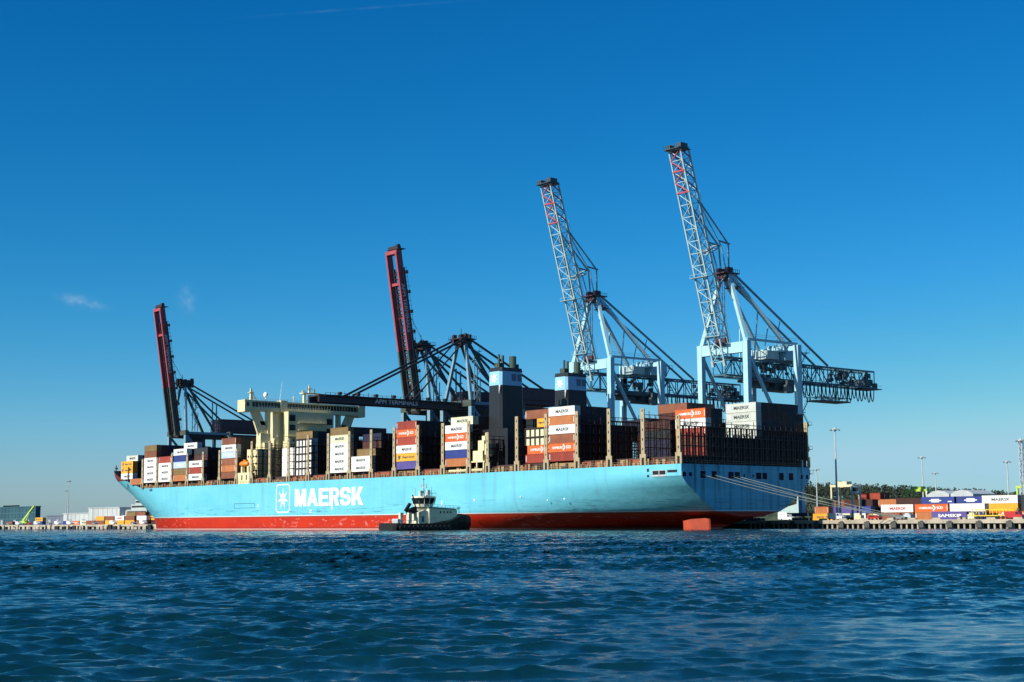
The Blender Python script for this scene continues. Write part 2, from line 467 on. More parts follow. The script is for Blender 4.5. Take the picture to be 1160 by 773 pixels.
# ------------------------------------------------------------------ water
def build_water():
    rng = np.random.default_rng(5)
    d = [4.0]
    while d[-1] < 11: d.append(d[-1] * 1.03)
    while d[-1] < 560: d.append(d[-1] * 1.0029)
    while d[-1] < 900: d.append(d[-1] * 1.012)
    while d[-1] < 14000: d.append(d[-1] * 1.12)
    d = np.array(d)
    th_f = math.atan2(fw.y, fw.x)
    fan = math.radians(27)
    nf = 560
    ang = np.concatenate([np.linspace(-fan, fan, nf), np.linspace(fan, 2 * math.pi - fan, 80)[1:-1]]) + th_f
    na = len(ang)
    D, T = np.meshgrid(d, ang, indexing='ij')
    X = CAM.x + D * np.cos(T); Y = CAM.y + D * np.sin(T)
    fade = np.clip((fan - np.abs(np.angle(np.exp(1j * (T - th_f))))) / math.radians(2.5), 0, 1)
    fade = fade * np.clip((D - 5) / 4, 0, 1) * np.clip((850 - D) / 350, 0, 1)
    step = np.gradient(d)[:, None]
    Zs = np.zeros_like(X); DX = np.zeros_like(X); DY = np.zeros_like(X)
    wind = th_f + math.pi + math.radians(20)
    # slowly varying gusts: patches of steeper and flatter water
    gust = np.ones_like(X)
    for k in range(7):
        lam = 14 * 1.7 ** k if k < 5 else 30; a = rng.uniform(0, 2 * math.pi)
        gust += 0.21 * np.sin(2 * math.pi / lam * (X * math.cos(a) + Y * math.sin(a)) + rng.uniform(0, 6.3))
    gust = np.clip(gust, 0.35, 1.8)
    for i in range(170):
        lam = 0.14 * (4.5 / 0.14) ** ((i + rng.uniform(0, 1)) / 170)
        a = wind + rng.normal(0, 0.55)
        k = 2 * math.pi / lam
        amp = 0.0023 * lam * (1 + 1.35 * math.exp(-(math.log(lam / 0.9)) ** 2 / 0.45)) / (1 + (lam / 2.3) ** 2.5)
        amp *= rng.uniform(0.6, 1.3)
        ph = k * (X * math.cos(a) + Y * math.sin(a)) + rng.uniform(0, 6.3)
        att = np.clip((lam / (step * 1.7) - 1.0) / 0.8, 0, 1)
        g = gust * (1 + 2.9 * np.clip((D - 36) / 120, 0, 1))
        Zs += amp * att * g * np.sin(ph)
        q = 1.25 * amp * att * g * np.cos(ph)
        DX += q * math.cos(a); DY += q * math.sin(a)
    X = X + DX * fade; Y = Y + DY * fade; Zs = Zs * fade
    co = np.stack([X, Y, Zs], -1).reshape(-1, 3)
    nd = len(d)
    ii, jj = np.meshgrid(np.arange(nd - 1), np.arange(na), indexing='ij')
    j2 = (jj + 1) % na
    quads = np.stack([ii * na + jj, (ii + 1) * na + jj, (ii + 1) * na + j2, ii * na + j2], -1).reshape(-1, 4)
    me = bpy.data.meshes.new("water")
    me.vertices.add(len(co)); me.vertices.foreach_set("co", co.astype(np.float32).ravel())
    me.loops.add(quads.size); me.loops.foreach_set("vertex_index", quads.astype(np.int32).ravel())
    me.polygons.add(len(quads)); me.polygons.foreach_set("loop_start", np.arange(0, quads.size, 4, dtype=np.int32))
    me.polygons.foreach_set("use_smooth", np.ones(len(quads), dtype=bool))
    me.update(calc_edges=True)
    me.validate()
    m, n, l, p = newmat("harbour_water")
    p.inputs["Base Color"].default_value = (0.002, 0.027, 0.039, 1)
    p.inputs["Roughness"].default_value = 0.06
    p.inputs["IOR"].default_value = 1.333
    geo = n.new("ShaderNodeNewGeometry")
    n1 = n.new("ShaderNodeTexNoise"); n1.inputs["Scale"].default_value = 7.0; n1.inputs["Detail"].default_value = 7; n1.inputs["Roughness"].default_value = 0.72
    mp = n.new("ShaderNodeMapping"); mp.inputs["Rotation"].default_value = (0, 0, -(wind)); mp.inputs["Scale"].default_value = (1.0, 0.55, 1.0)
    l.new(geo.outputs["Position"], mp.inputs["Vector"]); l.new(mp.outputs[0], n1.inputs["Vector"])
    n2 = n.new("ShaderNodeTexNoise"); n2.inputs["Scale"].default_value = 1.1; n2.inputs["Detail"].default_value = 3
    l.new(mp.outputs[0], n2.inputs["Vector"])
    b0 = n.new("ShaderNodeBump"); b0.inputs["Distance"].default_value = 0.8
    l.new(n2.outputs[0], b0.inputs["Height"])
    # further out the mesh is too coarse for the smaller waves; the surface texture carries them there
    dv = n.new("ShaderNodeVectorMath"); dv.operation = 'DISTANCE'; dv.inputs[1].default_value = (CAM.x, CAM.y, 0)
    l.new(geo.outputs["Position"], dv.inputs[0])
    dr = n.new("ShaderNodeMapRange"); dr.inputs[1].default_value = 25; dr.inputs[2].default_value = 200; dr.inputs[3].default_value = 0.03; dr.inputs[4].default_value = 1.0
    l.new(dv.outputs["Value"], dr.inputs[0]); l.new(dr.outputs[0], b0.inputs["Strength"])
    b = n.new("ShaderNodeBump"); b.inputs["Strength"].default_value = 0.5; b.inputs["Distance"].default_value = 0.035
    l.new(n1.outputs[0], b.inputs["Height"]); l.new(b0.outputs[0], b.inputs["Normal"]); l.new(b.outputs[0], p.inputs["Normal"])
    me.materials.append(m)
    o = bpy.data.objects.new("water", me)
    COL.objects.link(o)
    tag(o, kind="structure")


build_water()


# ------------------------------------------------------------------ quay and land
def build_quay():
    mb = MB()
    mb.sbox(-900, 2600, 62.0, 66, 1.5, 2.62, 0)             # edge beam
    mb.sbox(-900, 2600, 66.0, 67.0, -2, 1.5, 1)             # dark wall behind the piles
    mb.sbox(-900, 2600, 66.0, 3200, 1.501, 2.60, 2)
    q = mb.build("quay", ['concrete', 'concrete_dark', 'asphalt'])
    tag(q, kind="structure")
    pl = MB(); pl.tube((0, 0, -2), (0, 0, 1.5), 0.33, 10)
    pile0 = None
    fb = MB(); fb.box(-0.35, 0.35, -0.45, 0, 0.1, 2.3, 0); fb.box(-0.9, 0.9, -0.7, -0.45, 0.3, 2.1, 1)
    fend0 = None
    pan = None
    s = -110.0
    while s < 30:
        if pile0 is None:
            pile0 = pl.build("pile", ['concrete'], q); o = pile0
        else:
            o = pile0.copy(); COL.objects.link(o)
        o.location = (-s, 62.8, 0)
        s += 1.95
    s = -105.0
    while s < 25:
        if fend0 is None:
            fend0 = fb.build("fender", ['rubber', 'concrete_dark'], q); o = fend0
        else:
            o = fend0.copy(); COL.objects.link(o)
        o.location = (-s, 62.0, 0)
        s += 9.6
    # low rock armour and fender panels along the far stretch beyond the bow
    fa = MB()
    rr = random.Random(3)
    s = 405.0
    while s < 760:
        w = rr.uniform(1.5, 5)
        fa.sbox(s, s + w, 61.3 - rr.uniform(0, .4), 62.0, rr.uniform(-.2, .2), rr.uniform(1.0, 2.5), rr.choice([0, 0, 1]))
        s += w + rr.uniform(.5, 3.5)
    fa.build("fender_panels", ['concrete', 'rubber'], q)


build_quay()


# ------------------------------------------------------------------ the container ship
H = 19.0
def smoothstep(x): x = min(max(x, 0), 1); return x * x * (3 - 2 * x)


ZL = [-3, 0, 3, 5.4, 8, 11, 14, 17, 20, 23, 26, 28.7]
SE = [382.3, 382.5, 379.5, 378.1, 379.5, 383.7, 387.7, 391.8, 397.6, 402.2, 406.6, 408.3]
def s_end(z): return float(np.interp(z, ZL, SE))
def deck_z(s): return float(np.interp(s, [0, 343, 390, 409], [19, 19, 28.9, 29.5]))


def hull_b(s, z):
    """half breadth of the hull"""
    k = min(max(z / 24, 0), 1)
    s0 = 285 + 45 * k; p = 2.0 + 0.8 * k; q = 1.0 - 0.45 * k
    u = (s - s0) / (s_end(z) - s0)
    b = 29.15 if u <= 0 else 29.15 * max(0.0, 1 - min(u, 1) ** p) ** q
    dz = [(19, 0), (15.6, 0), (13.3, 2.1), (11.5, 4.7), (7.7, 10.2), (5.4, 14.6), (3.4, 27), (0, 46), (-3, 56)]
    D = float(np.interp(z, [a for a, _ in dz[::-1]], [c for _, c in dz[::-1]]))
    Ls = 45 + (17 - min(z, 17)) * 6.0
    if s < Ls:
        b -= D * (1 - max(s, 0) / Ls) ** 1.9
    return max(b, 0.02)


ship = thing("container_ship", (-204, 29.15, 0), "huge pale blue container ship with red underside and white lettering on its side", "container ship")


def block_text(mb, word, x0, y, z0, width, height):
    """bold block capitals built from strokes; every stroke sits 3 mm proud of the last"""
    W = {'M': .70, 'A': .66, 'E': .58, 'R': .58, 'S': .60, 'K': .64}
    gap, st = .055, .205
    tot = sum(W[c] for c in word) + gap * (len(word) - 1)
    kx = width / tot
    n = [0]

    def quad(p):
        n[0] += 1
        mb.add([(x0 + (cx + px) * kx, y - .003 * n[0], z0 + pz * height) for px, pz in p], [tuple(range(len(p)))])

    def strip(out, inn):
        n[0] += 1
        vs = [(x0 + (cx + px) * kx, y - .003 * n[0], z0 + pz * height) for px, pz in out + inn]
        k = len(out)
        mb.add(vs, [(i, i + 1, k + i + 1, k + i) for i in range(k - 1)])

    def arc(ax, az, rx, rz, a0, a1, k=9):
        return [(ax + rx * math.cos(math.radians(a0 + (a1 - a0) * i / k)), az + rz * math.sin(math.radians(a0 + (a1 - a0) * i / k))) for i in range(k + 1)]
    cx = 0.0
    for c in word:
        w = W[c]
        if c == 'M':
            quad([(0, 0), (.175, 0), (.175, 1), (0, 1)]); quad([(w - .175, 0), (w, 0), (w, 1), (w - .175, 1)])
            quad([(.06, 1), (.24, 1), (w / 2 + .09, 0), (w / 2 - .09, 0)]); quad([(w - .06, 1), (w / 2 + .09, 0), (w / 2 - .09, 0), (w - .24, 1)])
        elif c == 'A':
            quad([(0, 0), (.19, 0), (w / 2 + .10, 1), (w / 2 - .10, 1)]); quad([(w, 0), (w / 2 + .10, 1), (w / 2 - .10, 1), (w - .19, 0)])
            quad([(.13, .2), (w - .13, .2), (w - .19, .38), (.19, .38)])
        elif c == 'E':
            quad([(0, 0), (st, 0), (st, 1), (0, 1)])
            for z in (0, .41, .82):
                quad([(.1, z), (w - (.03 if z == .41 else 0), z), (w - (.03 if z == .41 else 0), z + .18), (.1, z + .18)])
        elif c == 'R':
            quad([(0, 0), (st, 0), (st, 1), (0, 1)])
            strip([(.1, 1), (w - .22, 1)] + arc(w - .22, .69, .22, .31, 90, -90) + [(.1, .38)], [(.1, .82), (w - .24, .82)] + arc(w - .24, .69, .05, .13, 90, -90) + [(.1, .56)])
            quad([(w - .34, .45), (w - .15, .45), (w, 0), (w - .21, 0)])
        elif c == 'S':
            r = .22
            out = [(w, .68), (w, .80)] + arc(w - r, 1 - r, r, r, 0, 90, 6) + arc(r, 1 - r, r, r, 90, 180, 6) + arc(r, .60, r, .20, 180, 270, 6)[0:] + [(w - .27, .40)] + arc(w - .27, .29, .07, .11, 90, -90, 6)[0:] + [(.30, .18)] + arc(.27, .26, .07, .08, 270, 180, 4) + [(.20, .32)]
            inn = [(w - .20, .68), (w - .20, .74)] + arc(w - .27, .74, .07, .08, 0, 90, 6) + arc(.27, .72, .07, .10, 90, 180, 6) + arc(.27, .68, .07, .09, 180, 270, 6) + [(w - .22, .59)] + arc(w - r, .30, r, .30, 90, -90, 6) + [(.28, 0)] + arc(r, .22, r, .22, 270, 180, 4) + [(0, .32)]
            m = min(len(out), len(inn)); strip(out[:m], inn[:m])
        elif c == 'K':
            quad([(0, 0), (st, 0), (st, 1), (0, 1)])
            quad([(.16, .36), (.33, .30), (w, 1), (w - .24, 1)]); quad([(.25, .52), (w - .23, 0), (w, 0), (.38, .66)])
        cx += w + gap


def build_hull():
    mb = MB()
    zs = [-3, -1, 0, 1.5, 3, 3.8, 5.4, 6.5, 8, 9.5, 11, 12.5, 13.5, 14.5, 15.6, 17, 18, 19]
    NB = 150
    us = np.concatenate([np.linspace(0, 0.3, 30)[:-1], np.linspace(0.3, 0.66, 24)[:-1], 0.66 + 0.34 * (1 - (1 - np.linspace(0, 1, 60)) ** 1.7)])
    nu = len(us)
    rows = []
    for z in zs:
        s0 = max(0.0, (3.8 - z) * 3.2)
        e = s_end(z)
        rows.append([(s0 + (e - s0) * u, z) for u in us])
    # forecastle levels: from z=19 up to the bulwark top
    for side in (-1, 1):
        vs = []
        for r in rows:
            for s, z in r:
                vs.append((-s, 29.15 + side * hull_b(s, z), z))
        fs = []
        for j in range(len(rows) - 1):
            for i in range(nu - 1):
                a, b_, c, d_ = j * nu + i, j * nu + i + 1, (j + 1) * nu + i + 1, (j + 1) * nu + i
                fs.append((a, b_, c, d_) if side > 0 else (d_, c, b_, a))
        mb.add(vs, fs)
        # raised bow plating
        nb, nz = 50, 9
        vs, fs = [], []
        for j in range(nz):
            for i in range(nb):
                u = 1 - (1 - i / (nb - 1)) ** 1.7
                # horizontal level fraction from deck line to bulwark top
                s = 343 + (s_end(19) - 343) * u
                fr = j / (nz - 1)
                for _ in range(6):
                    z = 19 + (deck_z(s) - 19) * fr
                    s = 343 + (s_end(z) - 343) * u
                vs.append((-s, 29.15 + side * hull_b(s, z), z))
        for j in range(nz - 1):
            for i in range(nb - 1):
                a, b_, c, d_ = j * nb + i, j * nb + i + 1, (j + 1) * nb + i + 1, (j + 1) * nb + i
                fs.append((a, b_, c, d_) if side > 0 else (d_, c, b_, a))
        mb.add(vs, fs)
    # transom and counter
    vs = []
    for r in rows:
        s, z = r[0]
        vs += [(-s, 29.15 - hull_b(s, z), z), (-s, 29.15 + hull_b(s, z), z)]
    mb.add(vs, [(2 * j, 2 * j + 1, 2 * j + 3, 2 * j + 2) for j in range(len(rows) - 1)])
    h = mb.build("hull", [M['hull']], ship, smooth=True)
    me = h.data
    # sharp transom edge
    bm_sharp(me)
    dk = MB()
    n = 40
    vs = []
    for i in range(n):
        s = 0.05 + (396 - 0.05) * i / (n - 1)
        b_ = hull_b(s, 19) - 0.05
        vs += [(-s, 29.15 - b_, 18.95), (-s, 29.15 + b_, 18.95)]
    dk.add(vs, [(2 * i + 2, 2 * i + 3, 2 * i + 1, 2 * i) for i in range(n - 1)])
    dk.build("main_deck", ['deck'], ship)
    # lettering and emblem on the side
    tb = MB()
    block_text(tb, "MAERSK", -208.3, -0.04, 9.15, 47.4, 6.75)
    # emblem: rounded frame and seven pointed star
    def rrect(w, h_, r):
        out = []
        for cx, cz, a0 in ((w / 2 - r, h_ / 2 - r, 0), (-w / 2 + r, h_ / 2 - r, 90), (-w / 2 + r, -h_ / 2 + r, 180), (w / 2 - r, -h_ / 2 + r, 270)):
            for k in range(6):
                t = math.radians(a0 + 18 * k); out.append((cx + r * math.cos(t), cz + r * math.sin(t)))
        return out
    o1, o2 = rrect(10.4, 11.3, 1.6), rrect(9.5, 10.5, 1.2)
    k = len(o1)
    tb.add([(-217.3 + x, -0.04, 12.45 + z) for x, z in o1 + o2], [(i, (i + 1) % k, k + (i + 1) % k, k + i) for i in range(k)])
    put_star(tb, (-217.3, -0.04, 12.3), (1, 0, 0), (0, 0, 1), 4.6, 0, sx=0.9, inner=0.33)
    tb.build("lettering", ['letter_white'], h, root=ship)
    # draught and tug marks, pilot door outline
    for s, z, w, hh in ((196, 7.4, 1.6, .35), (196, 6.6, 1.6, .35), (181.5, 7.6, .7, 1.9), (113, 8.2, .5, 1.9), (95, 9.6, .5, .7), (236, 9.9, 1.2, .3), (236, 9.2, 1.2, .3),
                        (71, 10.5, .5, .4), (50, 9.5, .5, .4), (58, 9.2, .4, .4)):
        mk = MB(); mk.sbox(s, s + w, -0.05, 0.01, z, z + hh); mk.build("painted_mark", ['letter_white'], h, root=ship)
    mk = MB()
    for s0, s1, z0, z1 in ((239, 256, 10.75, 10.9), (239, 256, 8.9, 9.0), (239, 239.2, 9.0, 10.75), (255.8, 256, 9.0, 10.75)):
        mk.sbox(s0, s1, -0.045, 0.01, z0, z1)
    mk.build("side_door_outline", ['teal_wall'], h, root=ship)
    for s, z in ((333, 17.6), (331.2, 17.6)):
        yb = 29.15 - hull_b(s, z)
        mk = MB(); mk.sbox(s, s + 1.1, yb - .08, yb + .06, z, z + 1.2); mk.build("mooring_port", ['opening_shade'], h, root=ship)
    # mooring openings: framed panels painted dark for the shade inside, stern quarter and transom
    for s0, s1, z0, z1, fr in ((9.0, 11.6, 15.7, 17.2, 1), (6.2, 8.8, 15.7, 17.2, 1), (1.6, 5.6, 16.6, 17.3, 0), (12.9, 13.9, 17.0, 17.9, 0), (12.9, 13.9, 15.5, 16.1, 0)):
        pb = MB()
        if fr: pb.sbox(s0 - .15, s1 + .15, -0.06, 0.05, z0 - .2, z1 + .15, 0)
        pb.sbox(s0 + .1, s1 - .1, -0.09, 0.02, z0 + (.35 if fr else 0), z1, 1)
        pb.build("mooring_port", ['galv', 'opening_shade'], h, root=ship)
    for t, w, hh in ((1.1, 1.5, 1.4), (3.7, 1.3, 1.2), (9.0, 2.2, 2.2), (13.9, 2.2, 2.2), (21.3, 2.4, 2.0), (24.1, 2.2, 2.0), (27.2, .7, .9), (31.2, .7, .9), (33.8, 2.4, 2.0),
                     (36.6, 2.2, 2.0), (44.4, 2.1, 2.2), (49.0, 2.1, 2.2), (54.2, 1.0, 1.4), (56.8, 1.0, 1.3)):
        pb = MB()
        pb.box(0, 0.06, t - w / 2 - .12, t + w / 2 + .12, 16 - hh / 2 - .12, 16 + hh / 2 + .12, 0)
        pb.box(0, 0.09, t - w / 2, t + w / 2, 16 - hh / 2, 16 + hh / 2, 1)
        pb.build("mooring_port", ['funnel_blue', 'opening_shade'], h, root=ship)
    # rudder
    rb = MB()
    nose, mid, tail = (15.2, 14.3), (9.3, 12.6), (4.3, 19.0)
    top, bot = 3.1, -3
    pts = [(-14.4, 13.2), (-9.4, 12.9), (-2.8, 17.2), (-2.4, 17.9), (-9.6, 16.0), (-14.2, 15.0)]
    pts = [(-8.6 + (x + 8.6) * .66, 15.3 + (y - 15.3) * .66) for x, y in pts]
    vs = [(x * 1.0, y, bot) for x, y in pts] + [(x * 1.03, y, top - (0.5 if i in (0, 5) else 0) + (.35 if i in (2, 3) else 0)) for i, (x, y) in enumerate(pts)]
    k = len(pts)
    rb.add(vs, [((i), (i + 1) % k, k + (i + 1) % k, k + i) for i in range(k)] + [tuple(range(k, 2 * k)), tuple(range(k))[::-1]])
    rb.build("rudder", ['rudder'], ship)


def bm_sharp(me):
    import bmesh
    bm = bmesh.new(); bm.from_mesh(me)
    bmesh.ops.remove_doubles(bm, verts=bm.verts, dist=0.004)
    bmesh.ops.recalc_face_normals(bm, faces=bm.faces)
    for e in bm.edges:
        if len(e.link_faces) == 2 and e.calc_face_angle(0) > math.radians(32):
            e.smooth = False
    bm.to_mesh(me); bm.free()


build_hull()

POSTS = [1.0 + 14.435 * k for k in range(6)] + [88.3] + [98.4 + 14.435 * k for k in range(8)] + [213.8, 228.2, 242.4] + [254.9 + 14.435 * k for k in range(7)]
TOPS = [33.1, 35.8, 36.7, 36.8, 36.8, 36.8, 32.4, 36.8, 36.8, 36.9, 36.8, 36.8, 36.9, 36.8, 36.9, 36.2, 35.9, 36.4, 33.8, 33.8, 33.7, 33.6, 33.8, 32.8, 32.7]
Z0, TIER, ROW = 21.55, 2.87, 2.535


def lashing_bridge(s, top, far_rows):
    mb = MB()
    levels = [Z0 + TIER * k - 0.1 for k in range(0, 6) if Z0 + TIER * k < top - 1.3]
    for k in range(24):
        t = 0.25 + ROW * k - .08
        if t > 58: t = 57.9
        for ds in (-0.5, 0.36):
            mb.sbox(s + ds, s + ds + .14, t, t + .30, 19, levels[-1] + .05)
        if s < 2 and k < 23:
            mb.sbox(s - .5, s - .3, t + 1.1, t + 1.45, 19, levels[-1] + .05)
            mb.sbox(s - .3, s - .2, t + .35, t + 1.0, 19, levels[-1] - 2.0)
        mb.sbox(s - .12, s + .0, t + .02, t + .18, levels[-1] + .05, levels[-1] + random.choice([1.2, 1.3, 1.8, 2.3]))
        if k % 2 == 0 and k < 22:
            for j in range(len(levels) - 1):
                mb.bar((-s - .45, t + .1, levels[j]), (-s - .45, t + ROW + .1, levels[j + 1]), .09)
    for z in levels:
        mb.sbox(s - .55, s + .55, 0.0, 58.2, z - .12, z + .12)
        mb.sbox(s - .54, s - .48, 0.0, 58.2, z + .95, z + 1.05)
    mb.sbox(s - .54, s - .46, 0, 58.2, levels[-1] + 1.1, levels[-1] + 1.2)
    lb = mb.build("lashing_bridge", ['bridge_steel'], ship)
    for t0, sg in ((-0.05, 1), (58.0, -1)):
        pb = MB()
        pb.sbox(s - .72, s + .72, t0, t0 + .35, 22.3, top, 0)
        pb.sbox(s - 1.25, s - .5, t0 - .02, t0 + .4, 19, 22.3, 0); pb.sbox(s + .5, s + 1.25, t0 - .02, t0 + .4, 19, 22.3, 0)
        pb.sbox(s - .499, s + .499, t0, t0 + .3, 21.2, 22.295, 0)
        if sg > 0:
            z = 23.4
            while z < top - .6:
                pb.sbox(s - .2, s + .2, t0 - .012, t0 + .1, z, z + .75, 1); z += TIER  # dark panels painted as the shaded holes of the post
            pb.sbox(s - .5, s + .5, t0 + .02, t0 + .2, 19, 21.2, 1)
        pb.build("end_post", ['post_tan', 'opening_shade'], lb, root=ship)


for s, tp in zip(POSTS, TOPS):
    lashing_bridge(s, tp, 23)


def build_ship_top():
    mb = MB()
    mb.sbox(1.8, 86, 2.2, 56.1, 18.96, 21.3); mb.sbox(100, 241, 2.2, 56.1, 18.96, 21.3); mb.sbox(256, 343, 2.2, 56.1, 18.96, 21.3)
    mb.sbox(343, 358, 5.2, 53, 18.97, 21.0); mb.sbox(356.5, 368, 9, 49, 18.98, 23.8)
    mb.build("hatch_coaming", ['coaming'], ship)
    rr = random.Random(8)
    fb = MB()
    s = 2.5
    while s < 340:
        if 86 < s < 89 or min(abs(s - p) for p in POSTS) < 1.6:
            s += .8; continue
        w = rr.uniform(.25, 1.4)
        fb.sbox(s, s + w, .5, .5 + rr.uniform(.3, 1.2), 19, 19 + rr.uniform(.5, 2.1), rr.choice([0, 0, 0, 1, 2]))
        s += w + rr.uniform(.05, .9)
    for s0, s1, c in ((31.5, 43, 1), (17.5, 23.5, 1), (24, 26, 0), (46, 57, 0), (75, 86, 2), (129, 140, 0), (144, 154, 1), (186, 197, 1), (201, 212, 1), (229.5, 240, 1), (270.5, 282, 0), (115, 125, 1)):
        fb.sbox(s0, s1, 1.0, 2.1, 19.05, 20.9, c)
    tag(fb.build("deck_fittings", ['fitting', 'fitting2', 'coaming'], ship), kind="stuff")
    rl = MB()
    for z in (19.55, 20.1):
        rl.sbox(2, 342, 0.12, 0.16, z, z + .05)
        rl.box(.0 - .2, -.15, .2, 58, z, z + .05)
    s = 2
    while s < 342:
        rl.sbox(s, s + .07, 0.1, 0.16, 19, 20.12); s += 2.4
    rl.build("deck_rail", ['post_tan'], ship)

    # ---- bridge superstructure
    dh = MB()
    dh.sbox(242.9, 246.8, 17.7, 40.5, 21, 49.6)
    dh.sbox(249, 254, 15.6, 43, 19, 49.6)
    dh.sbox(246.8, 249, 22, 37, 19, 49.5)
    dh.sbox(245, 254, 4.6, 15.4, 19, 33.5)
    dh.sbox(246, 253, 8.2, 12.2, 33.5, 36.2)
    for z in (24.5, 27.4, 30.3, 33.2, 36, 39):
        dh.sbox(241.7, 242.88, 12, 46, z - .12, z + .02)
    d = dh.build("deckhouse", ['cream'], ship)
    for t0, t1, z0, z1 in ((18.3, 21.2, 45.6, 48.3), (18.3, 21.2, 41.6, 44), (36.9, 39.8, 44.6, 47.2), (36.9, 39.8, 40.6, 43)):
        w = MB(); w.sbox(242.84, 242.95, t0, t1, z0, z1); w.build("window", ['glass_dark'], d, root=ship)
    for z in (24.6, 27.5, 30.4, 33.3, 36.1, 39.1, 42, 45):
        rl = MB()
        for zz in (z + .5, z + 1.0):
            rl.sbox(241.75, 241.8, 12 if z < 40 else 22.5, 46 if z < 40 else 36, zz, zz + .06)
        for k in range(12):
            tt = 12 + 3 * k
            if z < 40 or 22.4 < tt < 36.2: rl.sbox(241.75, 241.82, tt, tt + .07, z, z + 1.05)
        rl.build("rail", ['cream'], d, root=ship)
    for z in (41.9, 44.9):
        pf = MB(); pf.sbox(241.7, 242.88, 22.4, 36.2, z - .12, z + .02); pf.build("landing", ['cream'], d, root=ship)
    for k in range(6):
        st_ = MB(); a_, c_ = (24, 27.5) if k % 2 == 0 else (27.5, 24)
        st_.bar((-242.2, a_, 24.5 + 2.9 * k), (-242.2, c_, 27.4 + 2.9 * k), .6, .15); st_.build("stair", ['cream'], d, root=ship)
    for k, z in enumerate((25.4, 28.3, 31.2, 34.1, 36.9)):
        for tt in (20, 31.5, 38):
            w = MB(); w.sbox(242.82, 242.95, tt, tt + .9, z, z + 1.0); w.build("window", ['glass_dark'], d, root=ship)
    for z in (24, 27, 30):
        for s_ in (246.2, 248.4, 250.6, 252.4):
            w = MB(); w.sbox(s_, s_ + .8, 4.52, 4.7, z, z + .9); w.build("window", ['glass_dark'], d, root=ship)
    wg = MB()
    wg.sbox(247, 252.3, -1, 59.3, 49.65, 50.3)                       # wing floor
    wg.sbox(247, 247.25, -.9, 59.2, 50.3, 51.2)                      # bulwarks
    wg.sbox(252.05, 252.3, -.9, 59.2, 50.3, 53.2)
    wg.sbox(247.4, 252, 17, 41.6, 50.3, 53.3)
    wg.sbox(246.6, 252.4, -1.3, 59.5, 53.3, 53.9)                    # roof band
    for t0, t1 in ((-1.2, 2.2), (56, 59.4)):
        wg.sbox(246.5, 252.5, t0, t1, 49.0, 54.0)
    wg.sbox(246.4, 250, 16.2, 19.4, 49.4, 54.4)
    t = 2.5
    while t < 56:
        wg.sbox(247.0, 247.12, t, t + .12, 51.2, 53.3); t += 1.5
    w_ = wg.build("bridge_wing", ['cream'], ship)
    gl = MB()
    gl.sbox(247.3, 247.42, 2.2, 56, 51.0, 53.3, 0)
    for k in range(30):
        t = 6 + k * 1.2
        if 15 < t < 20: continue
        gl.sbox(247.22, 247.34, t, t + rr.uniform(.5, .9), 51.2, 51.9, 1)
    gl.sbox(246.44, 246.52, -.4, .9, 51.3, 52.9, 0)
    gl.build("window_band", ['glass_dark', 'galv'], w_, root=ship)
    rw = MB()
    for z in (54.4, 54.9):
        rw.sbox(246.7, 246.76, -1.1, 59.3, z, z + .06)
    for k in range(42):
        rw.sbox(246.7, 246.78, -1.1 + 1.46 * k, -1.0 + 1.46 * k, 53.9, 54.95)
    rw.build("rail", ['cream'], w_, root=ship)
    for mir in (0, 1):
        f = (lambda t: t) if not mir else (lambda t: 58.3 - t)
        sb = MB()
        a0, a1 = sorted((f(7.2), f(12.0)))
        sb.sbox(247.6, 251, a0, a1, 19, 40.2)
        sb.bar((-249.2, f(8.0), 40.0), (-249.2, f(4.3), 49.7), 2.6, 1.0, side=(1, 0, 0))
        sb.bar((-249.2, f(11.4), 40.0), (-249.2, f(11.4), 49.7), 1.3, 2.6)
        sb.bar((-249.2, f(11.0), 40.3), (-249.2, f(6.2), 49.7), 2.0, .8, side=(1, 0, 0))
        sb.bar((-249.2, f(6.5), 44.6), (-249.2, f(11.4), 44.6), .8, 1.6)
        sb.bar((-249.2, f(7.5), 47.2), (-249.2, f(5.2), 47.2), .6, 1.6)
        sb.build("wing_support", ['cream'], ship)
    ms = MB()
    ms.bar((-249, 3.3, 53.9), (-249, 3.0, 59.1), 1.5, 1.2, w2=.5, h2=.5)
    ms.bar((-249, 6.0, 53.9), (-249, 3.4, 58), .25)
    ms.sbox(248, 250, 2, 4.2, 57.2, 57.4)
    ms.build("mast", ['cream'], ship)
    rd = MB()
    rd.tube((-249, 10.2, 53.9), (-249, 10.2, 56), .25); rd.ball((-249, 10.2, 56.6), 1.0, sz=1.25)
    rd.build("radar_dome", ['letter_white'], ship, smooth=True)
    wa = MB(); wa.tube((-249, 17.0, 54), (-249, 18.3, 63.2), .10, 5, 0, .04); wa.build("whip_antenna", ['letter_white'], ship)
    rm = MB()
    rm.sbox(247.5, 250.5, 27.8, 36.5, 58.1, 58.5)
    for t in (28.8, 35.5):
        rm.sbox(248.4, 249.6, t, t + .9, 53.9, 58.1)
    rm.bar((-249, 29, 54.2), (-249, 35.5, 58), .25)
    rm.bar((-249, 31.8, 58.5), (-249, 31.8, 62), .9, .9, w2=.4, h2=.4)
    rm.bar((-249, 34.4, 58.5), (-249, 34.4, 60.4), .8, .8, w2=.3, h2=.3)
    rm.sbox(248.8, 249.2, 30.2, 33.6, 60.2, 60.5); rm.sbox(248.7, 249.3, 28.2, 29.8, 59, 59.4); rm.tube((-249, 29, 58.5), (-249, 29, 59), .15)
    rm.tube((-249, 23.9, 53.9), (-249, 23.9, 56.4), .12); rm.ball((-249, 24.1, 56.2), .5)
    rm.build("radar_mast", ['cream'], ship)
    # ---- lifeboat station
    ls = MB()
    ls.sbox(244.6, 255.4, .35, 3.0, 18.97, 23.6); ls.sbox(246, 247, .8, 2.2, 23.6, 26.2); ls.sbox(251.3, 252.3, .8, 2.2, 23.6, 26.2)
